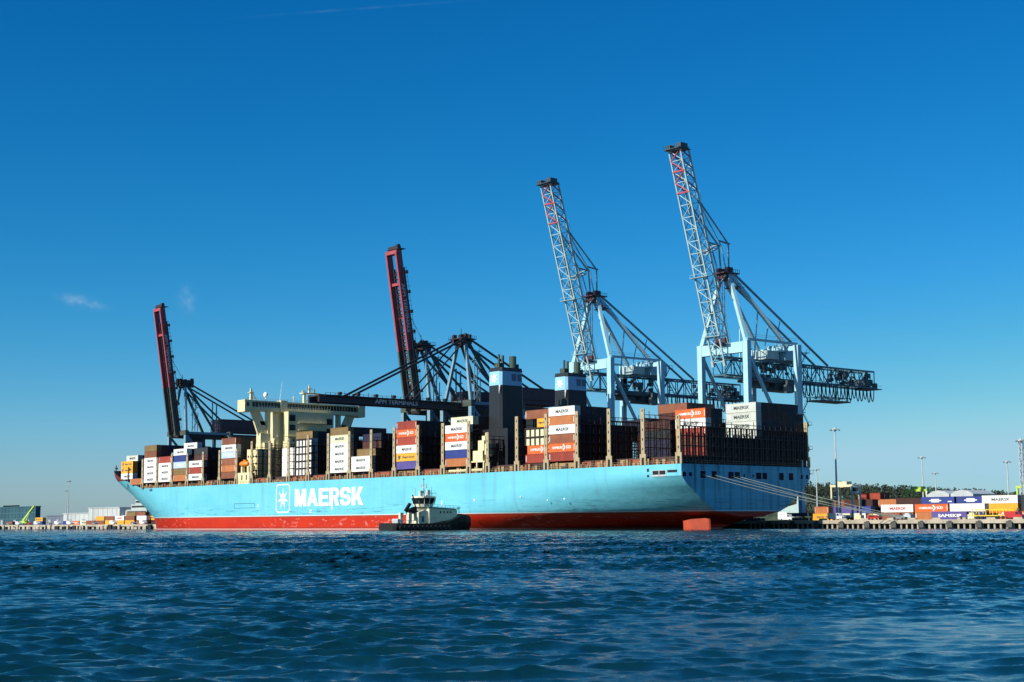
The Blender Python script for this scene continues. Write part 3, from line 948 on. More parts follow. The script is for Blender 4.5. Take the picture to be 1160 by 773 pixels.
    ls.sbox(243.9, 244.3, .4, 1.4, 19, 27.5)
    p = ls.build("davit", ['cream'], ship)
    dd = MB()
    for s in (246.5, 250.2):
        dd.sbox(s, s + .8, .27, .4, 20.6, 22.6)
    dd.build("door", ['opening_shade'], p, root=ship)
    # ---- engine gear in the gap ahead of the near funnel
    eg = MB()
    eg.sbox(90.4, 99.2, .6, 4.2, 22.6, 23.0); eg.sbox(91.9, 97.1, .9, 4, 23.0, 26.5); eg.sbox(91.3, 94.4, 1.0, 3.8, 26.5, 29.9)
    eg.sbox(90.9, 92.6, 1.2, 3.4, 29.9, 31.4); eg.sbox(88.9, 90.9, 1.0, 3.6, 25.0, 28.7); eg.sbox(90.6, 91.2, 1.5, 2.2, 31.2, 32.4)
    for s in (91, 94.6, 98.4):
        eg.sbox(s, s + .5, .7, 1.2, 19, 22.6)
    eg.sbox(91.4, 109.8, .35, .8, 19.75, 20.45)
    eg.build("deck_machinery", ['cream'], ship)
    ec = MB()
    ec.sbox(86, 100, 7, 52, 18.98, 34); ec.sbox(88, 99.5, 20, 39, 34, 38)
    ec.build("engine_casing", ['funnel_black'], ship)
    # ---- twin funnels
    for t0 in (9.0, 39.4):
        fn = MB()
        def ring(s0, s1, a, b_, c):   # chamfered plan
            return [(-s1, a + c), (-s1 + c, a), (-s0 - c, a), (-s0, a + c), (-s0, b_ - c), (-s0 - c, b_), (-s1 + c, b_), (-s1, b_ - c)]
        def loft(mb_, r0, z0, r1, z1, mi=0, cap=True):
            k = len(r0)
            mb_.add([(x, y, z0) for x, y in r0] + [(x, y, z1) for x, y in r1], [(i, (i + 1) % k, k + (i + 1) % k, k + i) for i in range(k)] + ([tuple(range(k, 2 * k))] if cap else []), mi)
        t1 = t0 + 10.4
        loft(fn, ring(91.6, 99.2, t0 - .2, t1 + .6, .8), 19, ring(92.0, 98.9, t0, t1, .8), 49.2)
        f = fn.build("funnel", ['funnel_black'], ship)
        bd = MB(); loft(bd, ring(91.97, 98.93, t0 - .03, t1 + .03, .8), 49.2, ring(92.1, 98.8, t0 + .1, t1 - .1, .8), 54.1)
        b_ = bd.build("funnel_band", ['funnel_blue'], f, root=ship)
        em = MB(); put_star(em, (-95.5, t0 - .06, 51.6), (1, 0, .0), (0, 0.03, 1), 2.05, 0, sx=1.0, inner=.42); em.build("emblem", ['letter_white'], f, root=ship)
        lv = MB()
        for k in range(2):
            lv.sbox(91.9, 92.1, t0 + 5.0 + 2.6 * k, t0 + 6.9 + 2.6 * k, 50.8, 53.2)
        lv.build("louvre", ['grey_wall'], f, root=ship)
        cp = MB(); loft(cp, ring(91.9, 99.0, t0 - .1, t1 + .1, .8), 54.1, ring(92.1, 98.8, t0 + .1, t1 - .1, .8), 55.3)
        cp.build("funnel_cap", ['funnel_black'], f, root=ship)
        for ds, dt, r, hh in ((94.5, 7.6, 1.25, 4.3), (96.2, 4.5, .5, 4.6), (95.5, 2.2, .4, 4.8), (97, 3.4, 1.5, 1.9), (94, 9.3, .5, 1.6), (96.8, 9.2, .4, 3.4)):
            ep = MB(); ep.tube((-ds, t0 + dt, 55.3), (-ds, t0 + dt, 55.3 + hh), r, 12); ep.build("exhaust_pipe", ['pipe'], f, root=ship)
        fin = MB(); fin.add([(-92.9, t0 - .05, 49.2), (-92.1, t0 - .05, 49.2), (-92.2, t0 - .6, 46)], [(0, 1, 2), (2, 1, 0)]); fin.build("bracket", ['letter_white'], f, root=ship)
    # forecastle mast and winch
    fm = MB()
    fm.bar((-383, 29.15, 22), (-383, 29.15, 40.5), 1.6, 1.6, w2=.6, h2=.6); fm.sbox(382, 384, 27.4, 31, 36.8, 37.1); fm.bar((-383, 27, 38.6), (-383, 31.3, 38.6), .3)
    fm.bar((-377, 29.15, 22), (-383, 29.15, 35), .5)
    fm.build("foremast", ['galv'], ship)
    sf = MB()
    sf.tube((-389, 9.4, 28.4), (-389, 9.4, 31.5), .25); sf.sbox(388.4, 389.6, 9, 10, 29.5, 30.3)
    sf.tube((-361, 2.4, 19), (-361, 2.4, 29.5), .3); sf.tube((-361, 2.4, 28.7), (-359.5, 2.4, 28.7), .3)
    sf.build("bow_fairlead", ['crane_dark'], ship)


build_ship_top()

# lifeboat resting on its cradle
lbt = thing("lifeboat", (-250.3, 1.3, 26.2), "orange enclosed lifeboat on its cream cradle below the bridge wing", "lifeboat")
mb = MB()
pr_ = [(-3.3, .2, .5), (-2.9, .9, 1.0), (-1.2, 1.2, 1.35), (1.2, 1.2, 1.35), (2.6, 1.0, 1.2), (3.3, .25, .7)]
vs = []
for x, r, hh in pr_:
    for k in range(10):
        a = 2 * math.pi * k / 10
        vs.append((-250.3 + x, 1.3 + r * math.cos(a), 27.2 + hh * math.sin(a) * (1.0 if math.sin(a) > 0 else .75)))
fs = []
for j in range(len(pr_) - 1):
    for k in range(10):
        fs.append((j * 10 + k, (j + 1) * 10 + k, (j + 1) * 10 + (k + 1) % 10, j * 10 + (k + 1) % 10))
fs += [tuple(range(10)), tuple(range(50, 60))[::-1]]
mb.add(vs, fs)
mb.build("boat_hull", ['lifeboat'], lbt, smooth=True)
mb = MB(); mb.box(-250.1, -248.4, .6, 2.0, 28.4, 29.0); mb.build("cockpit", ['lifeboat'], lbt)


# ------------------------------------------------------------------ containers
CL, CW, CH = 12.19, 2.44, 2.80
PROTO = {}


def container_mesh(key, body, text=None, letter='letter_dark', logo=False, bars=False, L=CL, twidth=.52, tx=.0, accent=None, H_=CH, tail=None):
    mb = MB()
    x0, x1, y0, y1 = -L / 2, L / 2, -CW / 2, CW / 2
    p = .16
    for x in (x0, x1 - p):
        for y in (y0, y1 - p):
            mb.box(x, x + p, y, y + p, 0, H_)
    for y in (y0, y1 - .1):
        mb.box(x0 + p, x1 - p, y, y + .1, 0, .16); mb.box(x0 + p, x1 - p, y, y + .1, H_ - .12, H_)
    for x in (x0, x1 - .1):
        mb.box(x, x + .1, y0 + p, y1 - p, 0, .16); mb.box(x, x + .1, y0 + p, y1 - p, H_ - .12, H_)
    # corrugated sides
    n = int(L / .56)
    for y, sg in ((y0, 1), (y1, -1)):
        pts = []
        w = (L - 2 * p) / n
        for i in range(n):
            a = x0 + p + i * w
            pts += [(a, .035), (a + w * .4, .035), (a + w * .5, .085), (a + w * .9, .085)]
        pts.append((x1 - p, .035))
        vs = [(x, y + sg * d, .16) for x, d in pts] + [(x, y + sg * d, H_ - .12) for x, d in pts]
        k = len(pts)
        mb.add(vs, [(i, i + 1, k + i + 1, k + i) if sg > 0 else (k + i, k + i + 1, i + 1, i) for i in range(k - 1)])
    mb.box(x0 + .05, x1 - .05, y0 + .1, y1 - .1, H_ - .06, H_ - .02)
    mb.box(x0 + .05, x1 - .05, y0 + .1, y1 - .1, .05, .12)
    mb.add([(x0 + .06, y0 + p, .16), (x0 + .06, y1 - p, .16), (x0 + .06, y1 - p, H_ - .12), (x0 + .06, y0 + p, H_ - .12)], [(0, 3, 2, 1)])
    xd = x1 - .06
    mb.add([(xd, y0 + p, .16), (xd, y1 - p, .16), (xd, y1 - p, H_ - .12), (xd, y0 + p, H_ - .12)], [(0, 1, 2, 3)])
    for y in (-.8, -.35, .35, .8):                       # door locking bars
        mb.box(xd, xd + .05, y - .025, y + .025, .14, H_ - .1, 3)
        mb.box(xd, xd + .06, y - .1, y + .1, .95, 1.05, 3)
    mb.box(xd, xd + .02, -.02, .02, .16, H_ - .12, 3)
    ys = y0 - .012
    if logo:
        mb.box(x0 + .06 * L, x0 + .06 * L + 1.5, ys, y0 + .05, .75, 2.2, 2)
        put_star(mb, (x0 + .06 * L + .75, ys - .01, 1.47), (1, 0, 0), (0, 0, 1), .62, 4, inner=.4)
    if text:
        w = L * twidth
        put_text(mb, text, (x0 + L * (.27 if logo else .24) + tx, ys, .85), (1, 0, 0), (0, 0, 1), w, 1.05, 1, bold=.02)
    if tail:
        mb.box(x1 - .5, x1 - .3, ys, y0 + .04, .5, 2.3, 1); mb.box(x0 + .3, x0 + .5, ys, y0 + .04, .5, 2.3, 1)
    if accent:
        accent(mb, x0, x1, y0, L)
    if bars:
        k = 5 if L > 8 else 3
        for i in range(k + 1):
            x = x0 + (L - .45) * i / k
            mb.box(x, x + .45, y0 - .25, y0 + .03, 0, H_, 3)
        mb.box(x0, x1, y0 - .3, y0 - .05, H_ - .45, H_ - .02, 3)
    o = mb.build("container", [body, letter, 'star_blue', 'bar_dark', 'letter_white'])
    PROTO[key] = [o, 0]


def hapag(mb, x0, x1, y0, L):
    mb.box(x0 + .10 * L, x0 + .10 * L + .9, y0 - .012, y0 + .04, .7, 2.1, 1); mb.box(x0 + .10 * L + .5, x0 + .10 * L + 1.3, y0 - .016, y0 + .04, 1.3, 2.1, 1)


def roundel(mb, x0, x1, y0, L):
    c = x0 + .42 * L
    for a, w, z in ((0, 1.5, 1.85), (0, 2.3, 1.4), (0, 1.5, .95)):
        mb.box(c - w, c + w, y0 - .014, y0 + .04, z - .17, z + .17, 1)
    mb.box(x1 - 2.4, x1 - .9, y0 - .014, y0 + .04, .8, 1.2, 1)


def arrow(mb, x0, x1, y0, L):
    c = x0 + .60 * L
    mb.bar((c - .55, y0 - .02, 2.35), (c + .25, y0 - .02, 1.4), .4, .04, 1, side=(0, 1, 0)); mb.bar((c + .25, y0 - .02, 1.4), (c - .55, y0 - .02, .45), .4, .04, 1, side=(0, 1, 0))
    put_text(mb, "HAMBURG", (x0 + .13 * L, y0 - .014, 1.0), (1, 0, 0), (0, 0, 1), .42 * L, .8, 1, .02)
    put_text(mb, "S\u00dcD", (x0 + .66 * L, y0 - .014, .95), (1, 0, 0), (0, 0, 1), .19 * L, 1.15, 1, .02)
    mb.box(x1 - .45, x1 - .28, y0 - .014, y0 + .04, .5, 2.3, 1)


container_mesh('white', 'box_white', "MAERSK", logo=True)
container_mesh('pale', 'box_grey', "MAERSK", logo=True)
container_mesh('cream', 'box_cream', "MAERSK", logo=True)
container_mesh('brown', 'box_brown')
container_mesh('browns', 'box_brown', tail=True, letter='letter_white')
container_mesh('red', 'box_red', tail=True, letter='letter_white')
container_mesh('olive', 'box_olive')
container_mesh('orange', 'box_orange', letter='letter_white', accent=arrow)
container_mesh('rust', 'box_rust', tail=True, letter='letter_white')
container_mesh('yellow', 'box_yellow', "Hapag-Lloyd", twidth=.58, tx=.8, accent=hapag)
container_mesh('yellow20', 'box_yellow', "Hapag-Lloyd", twidth=.62, tx=-.8, L=6.06)
container_mesh('navy', 'box_navy')
container_mesh('purple', 'box_purple')
container_mesh('sky', 'box_sky', "SAFMARINE", letter='letter_white', twidth=.6)
container_mesh('barwhite', 'box_white', bars=True)
container_mesh('bartan', 'box_cream', bars=True)
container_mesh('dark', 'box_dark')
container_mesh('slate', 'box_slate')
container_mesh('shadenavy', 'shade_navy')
container_mesh('plainwhite', 'box_white')
for k_, b_ in (('white20', 'box_white'), ('dark20', 'box_dark'), ('navy20', 'box_navy'), ('red20', 'box_red')):
    container_mesh(k_, b_, L=6.06)
container_mesh('navytext', 'box_navy', letter='letter_white', accent=roundel)
container_mesh('samskip', 'box_purple', "SAMSKIP", letter='letter_white', twidth=.66, tx=-.6)
container_mesh('whitered', 'box_white', "MAERSK", letter='van_red', logo=True)
container_mesh('yellow40', 'box_yellow')
for k_ in PROTO:
    PROTO[k_][0].name = "container"

COLNAME = dict(white="white lettered container", pale="pale grey lettered container", cream="cream lettered container", brown="plain brown container",
               browns="brown container", red="rust red container", olive="olive brown container", orange="orange lettered container", rust="faded orange container",
               yellow="yellow lettered container", yellow20="short yellow lettered container", navy="navy blue container", purple="violet blue container",
               sky="pale blue lettered container", barwhite="white container behind dark bars", bartan="tan container behind dark bars", dark="shaded dark container",
               slate="shaded slate container", shadenavy="shaded navy container", plainwhite="plain white container", navytext="navy container with white emblem",
               samskip="violet blue lettered container", whitered="white container with red lettering", yellow40="plain yellow container")
NCONT = 0
FREE = set(PROTO)


def put_container(key, x, y, z, label, group, rz=0.0):
    global NCONT
    base = PROTO[key][0]
    if key in FREE:
        o = base; FREE.discard(key)
    else:
        o = base.copy(); COL.objects.link(o)
    o.location = (x, y, z)
    o.rotation_euler.z = rz
    tag(o, label, "container", group)
    NCONT += 1
    return o


def bay_s(b):
    """centre of a bay along the ship; bays count from the stern"""
    tbl = {0: (POSTS[0], POSTS[1]), 1: (POSTS[1], POSTS[2]), 2: (POSTS[2], POSTS[3]), 3: (POSTS[3], POSTS[4]), 4: (POSTS[4], POSTS[5])}
    if b in tbl: a, c = tbl[b]
    elif 5 <= b <= 11: a, c = POSTS[7 + b - 5], POSTS[8 + b - 5]
    elif b == 12: a, c = POSTS[14], POSTS[15]
    elif b == 13: a, c = POSTS[15], POSTS[16]
    elif 14 <= b <= 19: a, c = POSTS[18 + b - 14], POSTS[19 + b - 14]
    elif b == 20: return 349.2
    elif b == 21: return 363.4
    return (a + c) / 2


PH = {0: "in the stack behind the stern lattice", 1: "behind the second lattice from the stern", 3: "of the stack below the right funnel", 4: "of the stack right of the left funnel",
      5: "of the stack left of the cream machinery", 7: "of the tall stack above the tug", 9: "of the two high white stack", 10: "of the mostly white tall stack",
      12: "of the stack just right of the bridge", 13: "of the short stack under the bridge house", 14: "of the lone stack left of the bridge", 16: "of the three high stack near the bow",
      17: "of the stack with navy fourth tier", 18: "of the second tall stack from the bow", 19: "of the first tall stack from the bow", 20: "low on the bow deck", 21: "of the set back stack on the bow"}
TW = ["bottom", "second", "third", "fourth", "fifth", "sixth"]
occupied = {}


def ship_box(b, row, tier, key, label=None, group="containers along the side of the ship", z0=Z0, ds=0.0):
    occupied[(b, row, tier)] = 1
    t = .25 + ROW * (row + .5)
    return put_container(key, -(bay_s(b) + ds), t, z0 + TIER * tier, label or f"{COLNAME[key]}, {TW[tier]} tier {PH[b]}", group)


SIDE = {
    19: ['white', 'white', 'white', 'white', 'brown', 'olive'],
    18: ['white', 'white', 'white', 'red'],
    17: ['rust', 'olive', 'sky', 'navy', 'white'],
    16: ['white', 'red', 'white'],
    14: ['brown', 'rust', 'browns', 'sky', 'white', 'browns'],
    10: ['white', 'white', 'white', 'white', 'cream', 'olive'],
    9: ['white', 'white'],
    7: ['purple', 'yellow', 'white', 'red', 'orange', 'red'],
    5: ['rust', 'navy', 'white', 'orange', 'white'],
    3: ['red', 'orange', 'browns', 'white', 'rust', 'white'],
}
for b, lst in SIDE.items():
    for i, k in enumerate(lst):
        ship_box(b, 0, i, k)
# recessed or odd ones, as seen behind the front row
ship_box(18, 3, 4, 'brown', "brown container set back on top of the second tall stack from the bow")
ship_box(17, 2, 5, 'white', "white lettered container set back on top of the stack with navy fourth tier")
for i in range(4):
    ship_box(13, 2, i, 'plainwhite')
for i in range(5):
    ship_box(12, 1, i, 'barwhite')
ship_box(12, 0 + 1, 5, 'olive', "olive brown container on top of the barred white stack by the bridge")
ship_box(9, 1, 2, 'olive', "olive container set back above two white ones")
ship_box(5, 1, 5, 'cream', "cream lettered container set back on top of the stack left of the cream gear")
ship_box(4, 1, 0, 'red'); ship_box(4, 1, 1, 'orange', ds=-1.0); ship_box(4, 1, 2, 'bartan'); ship_box(4, 1, 3, 'bartan')
ship_box(4, 1, 4, 'yellow20', ds=-2.8); occupied[(4, 1, 4)] = 1
ship_box(4, 1, 5, 'browns', "brown container on top of the partly open stack right of the left funnel")
put_container('rust', -349.0, 1.8, 20.95, "faded orange container lying low on the bow deck", "containers along the side of the ship")
for i, k in enumerate(['white', 'yellow', 'yellow']):
    ship_box(21, 1, i, k, z0=23.85)
ship_box(21, 2, 3, 'pale', "pale lettered container highest of the set back stack on the bow", z0=23.85)
# stern block behind the aft lattice
for i, k in enumerate(['red', 'brown', 'red', 'white']):
    ship_box(0, 5, i, k)
ship_box(0, 5, 4, 'orange', "orange lettered container on top of the block behind the stern lattice")
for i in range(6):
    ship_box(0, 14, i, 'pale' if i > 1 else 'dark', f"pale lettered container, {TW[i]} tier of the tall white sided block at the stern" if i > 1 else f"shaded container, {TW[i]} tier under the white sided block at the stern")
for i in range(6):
    k = 'brown' if i == 5 else ('plainwhite' if i in (1,) else 'dark')  # lower tiers painted dark to put the bay's shade into the colour
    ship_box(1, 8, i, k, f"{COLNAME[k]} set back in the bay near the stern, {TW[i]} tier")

# the rows behind: heights (in tiers) per bay as ranges of rows
FILL = {
    0: [(0, 4, 0), (5, 7, 5), (8, 13, 2), (14, 21, 6), (22, 22, 5)],
    1: [(5, 7, 4), (8, 12, 6), (13, 22, 4)],
    2: [(10, 22, 4)],
    3: [(0, 5, 6), (6, 12, 4), (13, 22, 5)],
    4: [(1, 1, 6), (2, 4, 4), (5, 22, 4)],
    5: [(0, 0, 5), (1, 4, 6), (5, 22, 5)],
    7: [(0, 8, 6), (9, 22, 5)],
    8: [(5, 22, 4)],
    9: [(0, 0, 2), (1, 1, 3), (2, 6, 5), (7, 22, 5)],
    10: [(0, 6, 6), (7, 22, 5)],
    12: [(1, 3, 6), (4, 12, 5)],
    13: [(2, 4, 4)],
    14: [(0, 22, 6)],
    16: [(0, 0, 3), (1, 22, 5)],
    17: [(0, 0, 5), (1, 12, 5)],
    18: [(0, 2, 4), (3, 8, 5)],
    19: [(0, 10, 6)],
    21: [(1, 1, 3), (2, 8, 4)],
}
ENDPH = {0: "behind the stern lattice", 1: "behind the second lattice from the stern", 3: "of the stack below the right funnel", 5: "of the stack left of the cream deck gear", 7: "of the stack above the tug",
         10: "of the mostly white stack", 9: "of the low white stack", 14: "of the lone stack left of the bridge", 12: "of the stack right of the bridge", 16: "of the low stack by the bow",
         19: "of the first tall stack from the bow", 17: "of the stack with navy fourth tier", 18: "of the second tall stack from the bow", 21: "of the set back bow stack", 4: "of the partly open stack"}


def height(b, r):
    for a, c, h in FILL.get(b, []):
        if a <= r <= c: return h
    return 0


rr = random.Random(21)
hidden = MB()
for b in FILL:
    for r in range(23):
        for k in range(height(b, r)):
            if (b, r, k) in occupied: continue
            z0 = 23.85 if b == 21 else Z0
            end_open = (b == 0) or height(b - 1, r) <= k
            side_open = r == 0 or height(b, r - 1) <= k
            top_open = height(b, r) == k + 1
            lim = {0: 23, 1: 11, 3: 6, 5: 4, 7: 5, 10: 4, 9: 4, 14: 5, 16: 4, 19: 5, 17: 4, 18: 4, 21: 5, 12: 3, 4: 3}.get(b, 0)
            t = .25 + ROW * (r + .5)
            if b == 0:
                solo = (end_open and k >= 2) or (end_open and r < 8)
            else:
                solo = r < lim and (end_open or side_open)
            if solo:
                key = rr.choice(['dark', 'dark', 'slate', 'shadenavy', 'slate'])  # shaded variants: the shade is painted into these colours
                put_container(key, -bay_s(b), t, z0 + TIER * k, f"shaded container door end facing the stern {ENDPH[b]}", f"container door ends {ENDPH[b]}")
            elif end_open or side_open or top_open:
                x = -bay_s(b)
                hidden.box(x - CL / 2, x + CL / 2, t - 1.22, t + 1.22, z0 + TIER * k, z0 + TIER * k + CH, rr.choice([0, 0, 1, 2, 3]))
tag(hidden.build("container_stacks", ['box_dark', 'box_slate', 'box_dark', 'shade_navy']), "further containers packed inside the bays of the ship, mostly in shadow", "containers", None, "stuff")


# ------------------------------------------------------------------ ship-to-shore cranes
def P(s, t, z): return (-s, t, z)


def truss(mb, p0, p1, wdir, ndir, w, d, panel, chord, lace, mi=0, faces="all"):
    """box truss from p0 to p1; w half width along wdir, d depth along ndir"""
    p0, p1, wdir, ndir = Vector(p0), Vector(p1), Vector(wdir), Vector(ndir)
    L = (p1 - p0).length
    n = max(2, round(L / panel))
    u = (p1 - p0) / n
    C4 = [wdir * -w, wdir * w, wdir * w + ndir * d, wdir * -w + ndir * d]
    for c in C4:
        mb.bar(p0 + c, p1 + c, chord, chord, mi)
    for i in range(n + 1):
        q = p0 + u * i
        for a in range(4):
            mb.bar(q + C4[a], q + C4[(a + 1) % 4], lace, lace, mi)
        if i < n:
            q2 = q + u
            for a in range(4):
                x, y = C4[a], C4[(a + 1) % 4]
                if i % 2: x, y = y, x
                mb.bar(q + x, q2 + y, lace, lace, mi)


def stairs(mb, s, t, z0, z1, mi=0):
    z, k = z0, 0
    while z < z1:
        a, b = (t, t + 3.2) if k % 2 == 0 else (t + 3.2, t)
        mb.bar(P(s, a, z), P(s, b, z + 4.2), .18, .25, mi)
        mb.bar(P(s, a, z + 1), P(s, b, z + 5.2), .07, .07, mi)
        mb.sbox(s - .6, s + .6, b - .9, b + .9, z + 4.1, z + 4.25, mi)
        for e in (-.85, .85):
            mb.sbox(s - .6, s - .54, b + e, b + e + .06, z + 4.2, z + 5.3, mi)
        mb.sbox(s - .6, s - .54, b - .9, b + .9, z + 5.2, z + 5.3, mi)
        z += 4.2; k += 1


def lattice_crane(s0, label):
    r = thing("gantry_crane", (-s0, 78, 2.6), label, "crane", "pale blue gantry cranes with raised lattice booms")
    half = 10.3
    for ds in (-half, half):
        for t in (65.0, 91.5):
            mb = MB()
            mb.bar(P(s0 + ds, t, 5.2), P(s0 + ds, t, 62.6 if t < 80 else 63.0), 1.5, 1.6, w2=2.0, h2=2.1, side=(1, 0, 0))
            lg = mb.build("leg", ['crane_blue'], r)
            bg_ = MB()
            bg_.sbox(s0 + ds - 4, s0 + ds + 4, t - .6, t + .6, 4.0, 5.2)
            for k in range(6):
                bg_.tube(P(s0 + ds - 3.5 + 1.4 * k, t - .3, 3.1), P(s0 + ds - 3.5 + 1.4 * k, t + .3, 3.1), .5, 10)
            bg_.build("bogie", ['crane_dark'], lg, root=r)
    mb = MB(); mb.sbox(s0 - half + 1.15, s0 + half - 1.15, 64.0, 66.0, 58.8, 62.4); mb.build("portal_beam", ['crane_blue'], r)
    mb = MB(); mb.sbox(s0 - half + 1.15, s0 + half - 1.15, 90.8, 92.2, 61.2, 62.8); mb.build("portal_beam", ['crane_blue'], r)
    for t in (65, 91.5):
        mb = MB(); mb.sbox(s0 - half + .9, s0 + half - .9, t - .7, t + .7, 11, 13); mb.build("sill_beam", ['crane_blue'], r)
    for ds in (-half, half):
        mb = MB()
        mb.bar(P(s0 + ds, 65, 63.2), P(s0 + ds, 91.5, 63.4), .7, .8); mb.bar(P(s0 + ds, 65, 17), P(s0 + ds, 91.5, 17), 1.0, 1.4)
        mb.bar(P(s0 + ds, 66, 58), P(s0 + ds, 91, 20), .9, .9)
        for z in (64.3, 64.9):
            mb.bar(P(s0 + ds - .3, 65, z), P(s0 + ds - .3, 91.5, z + .2), .09, .09)
        mb.build("side_brace", ['crane_blue'], r)
    # apex frame
    ap = (66.6, 86.6)
    for ds in (-half, half):
        mb = MB()
        mb.bar(P(s0 + math.copysign(1.6, ds), ap[0], ap[1]), P(s0 + ds * .97, 65.2, 62.5), 1.25, 1.25)
        mb.build("apex_leg", ['crane_blue'], r)
        mb = MB()
        mb.bar(P(s0 + math.copysign(1.6, ds), ap[0] + .8, ap[1]), P(s0 + math.copysign(6.5, ds), 90.5, 63), 1.15, 1.15)
        mb.bar(P(s0 + math.copysign(4, ds), 78.5, 74.6), P(s0 + math.copysign(3.2, ds), 77, 58), .35, .35)
        mb.build("rear_stay", ['crane_blue'], r)
        mb = MB()
        mb.tube(P(s0 + math.copysign(2.4, ds), ap[0] + 1.5, ap[1] + .3), P(s0 + math.copysign(2.6, ds), 118, 58.2), .42, 8)
        mb.bar(P(s0 + math.copysign(2.5, ds), 92, 72.2), P(s0 + math.copysign(2.6, ds), 88, 58), .25, .25)
        mb.build("backstay", ['apm_leg'], r)
    mb = MB()
    mb.sbox(s0 - 3.2, s0 + 3.2, 63.4, 70.6, 86.6, 87.0); mb.sbox(s0 - 2.2, s0 + 2.2, 64.6, 68.4, 84.6, 86.6); mb.sbox(s0 - 2.6, s0 - 1.2, 65, 67.8, 87, 88.8); mb.sbox(s0 + 1.2, s0 + 2.6, 65, 67.8, 87, 88.8)
    for k in range(8):
        mb.sbox(s0 - 3.2, s0 - 3.1, 63.4 + k, 63.5 + k, 87, 88.1)
    mb.sbox(s0 - 3.2, s0 - 3.1, 63.4, 70.6, 88.0, 88.1)
    mb.sbox(s0 - 3, s0 + 3, 69.5, 73, 82.2, 82.5); mb.sbox(s0 - 3, s0 - 2.9, 69.5, 73, 83.4, 83.5)
    mb.build("apex_platform", ['apm_house'], r)
    # girder
    mb = MB()
    truss(mb, P(s0, 62.5, 51.6), P(s0, 145.5, 51.6), (1, 0, 0), (0, 0, 1), 2.7, 6.0, 4.6, .55, .26)
    for e in (-3.6, 3.3):
        mb.bar(P(s0 + e, 62.5, 51.2), P(s0 + e, 146, 51.2), .8, .12); mb.bar(P(s0 + e, 62.5, 52.3), P(s0 + e, 146, 52.3), .08, .08)
    mb.build("girder", ['girder_teal'], r)
    # boom, raised
    b0 = Vector(P(s0, 62.3, 56.0)); b1 = Vector(P(s0, 42.7, 126.5))
    d = (b1 - b0).normalized(); nrm = Vector((0, d.z, -d.y))
    bm_ = b0 + (b1 - b0) * .80
    mb = MB(); truss(mb, b0, bm_, (1, 0, 0), nrm, 2.6, 4.0, 4.1, .5, .2)
    for fr in (.12, .40):
        q = b0 + (b1 - b0) * fr
        mb.bar(q + Vector((-3.9, -.6, 0)), q + Vector((3.9, -.6, 0)), 1.6, .15); mb.bar(q + Vector((-3.9, -1.3, 1.1)), q + Vector((3.9, -1.3, 1.1)), .08)
        for e in (-3.9, -1.9, 1.9, 3.9):
            mb.bar(q + Vector((e, -1.3, 0)), q + Vector((e, -1.3, 1.1)), .08)
    mb.bar(b0 - d * 1.5 + Vector((-2.6, 0, 0)), b0 + d * .5 + Vector((-2.6, 0, 0)), 1.0); mb.bar(b0 - d * 1.5 + Vector((2.6, 0, 0)), b0 + d * .5 + Vector((2.6, 0, 0)), 1.0)
    # walkway up the back of the boom
    mb.bar(b0 + nrm * 4.6 + Vector((2.2, 0, 0)), bm_ + nrm * 4.6 + Vector((2.2, 0, 0)), .8, .12); mb.bar(b0 + nrm * 5.7 + Vector((2.2, 0, 0)), bm_ + nrm * 5.7 + Vector((2.2, 0, 0)), .08)
    # upper king post that folds with the boom
    q = b0 + (b1 - b0) * .50
    truss(mb, q + nrm * 4.2, q + nrm * 9.5 + d * 1.0, (1, 0, 0), d, 1.6, 1.2, 2.6, .3, .18)
    bo = mb.build("boom", ['crane_white'], r)
    mb = MB(); truss(mb, bm_, b1, (1, 0, 0), nrm, 2.6, 4.0, 4.1, .5, .2, 0)
    tp = mb.build("boom_tip", ['crane_white'], bo, root=r)
    mb = MB()
    n = round((b1 - bm_).length / 4.1); u = (b1 - bm_) / n
    for i in range(n):
        x0 = bm_ + u * i; sg = 1 if i % 2 else -1
        mb.bar(x0 + Vector((-2.6 * sg, -.15, 0)), x0 + u + Vector((2.6 * sg, -.15, 0)), .32)
        mb.bar(x0 + nrm * 4.1 + Vector((-2.6, 0, 0)), x0 + u + nrm * .1 + Vector((-2.6, 0, 0)), .34); mb.bar(x0 + nrm * 4.1 + Vector((2.6, 0, 0)), x0 + u + nrm * .1 + Vector((2.6, 0, 0)), .34)
        if i % 2 == 0: mb.bar(x0 + Vector((-2.6, -.15, 0)), x0 + Vector((2.6, -.15, 0)), .5)
    mb.build("red_bracing", ['crane_red'], bo, root=r)
    mb = MB()
    c = b1
    mb.box(c.x - 3.7, c.x + 3.5, c.y - 1.6, c.y + 4.2, c.z + .1, c.z + .3); mb.box(c.x - 3, c.x - 1, c.y - 1.2, c.y + 1, c.z + .45, c.z + 1.7); mb.box(c.x + 1, c.x + 3.2, c.y - .4, c.y + 3, c.z + .45, c.z + 2.1)
    for k in range(8):
        mb.box(c.x - 3.7 + 1.0 * k, c.x - 3.62 + 1.0 * k, c.y - 1.6, c.y - 1.5, c.z + .3, c.z + 1.5)
    mb.box(c.x - 3.7, c.x + 3.5, c.y - 1.6, c.y - 1.5, c.z + 1.4, c.z + 1.5)
    mb.build("tip_platform", ['crane_dark'], bo, root=r)
    # folded stays and hoist ropes
    for e in (-2.2, 2.2):
        mb = MB()
        mb.path([P(s0 + e, 50.8, 110.9), P(s0 + e, 66.1, 96.8), P(s0 + e * .8, 66.6, 87.5)], .30, 6)
        mb.path([P(s0 + e, 50.8, 110.4), P(s0 + e, 62.6, 95.5), P(s0 + e * .8, 65.2, 87.5)], .22, 6)
        mb.bar(P(s0 + e, 61.2, 97.4), P(s0 + e, 66.8, 96.9), .5, .5)
        mb.path([P(s0 + e, 55.5, 94.2), P(s0 + e, 61.0, 82.0), P(s0 + e * .8, 65.2, 86.5)], .2, 6)
        mb.build("forestay", ['apm_leg'], r)
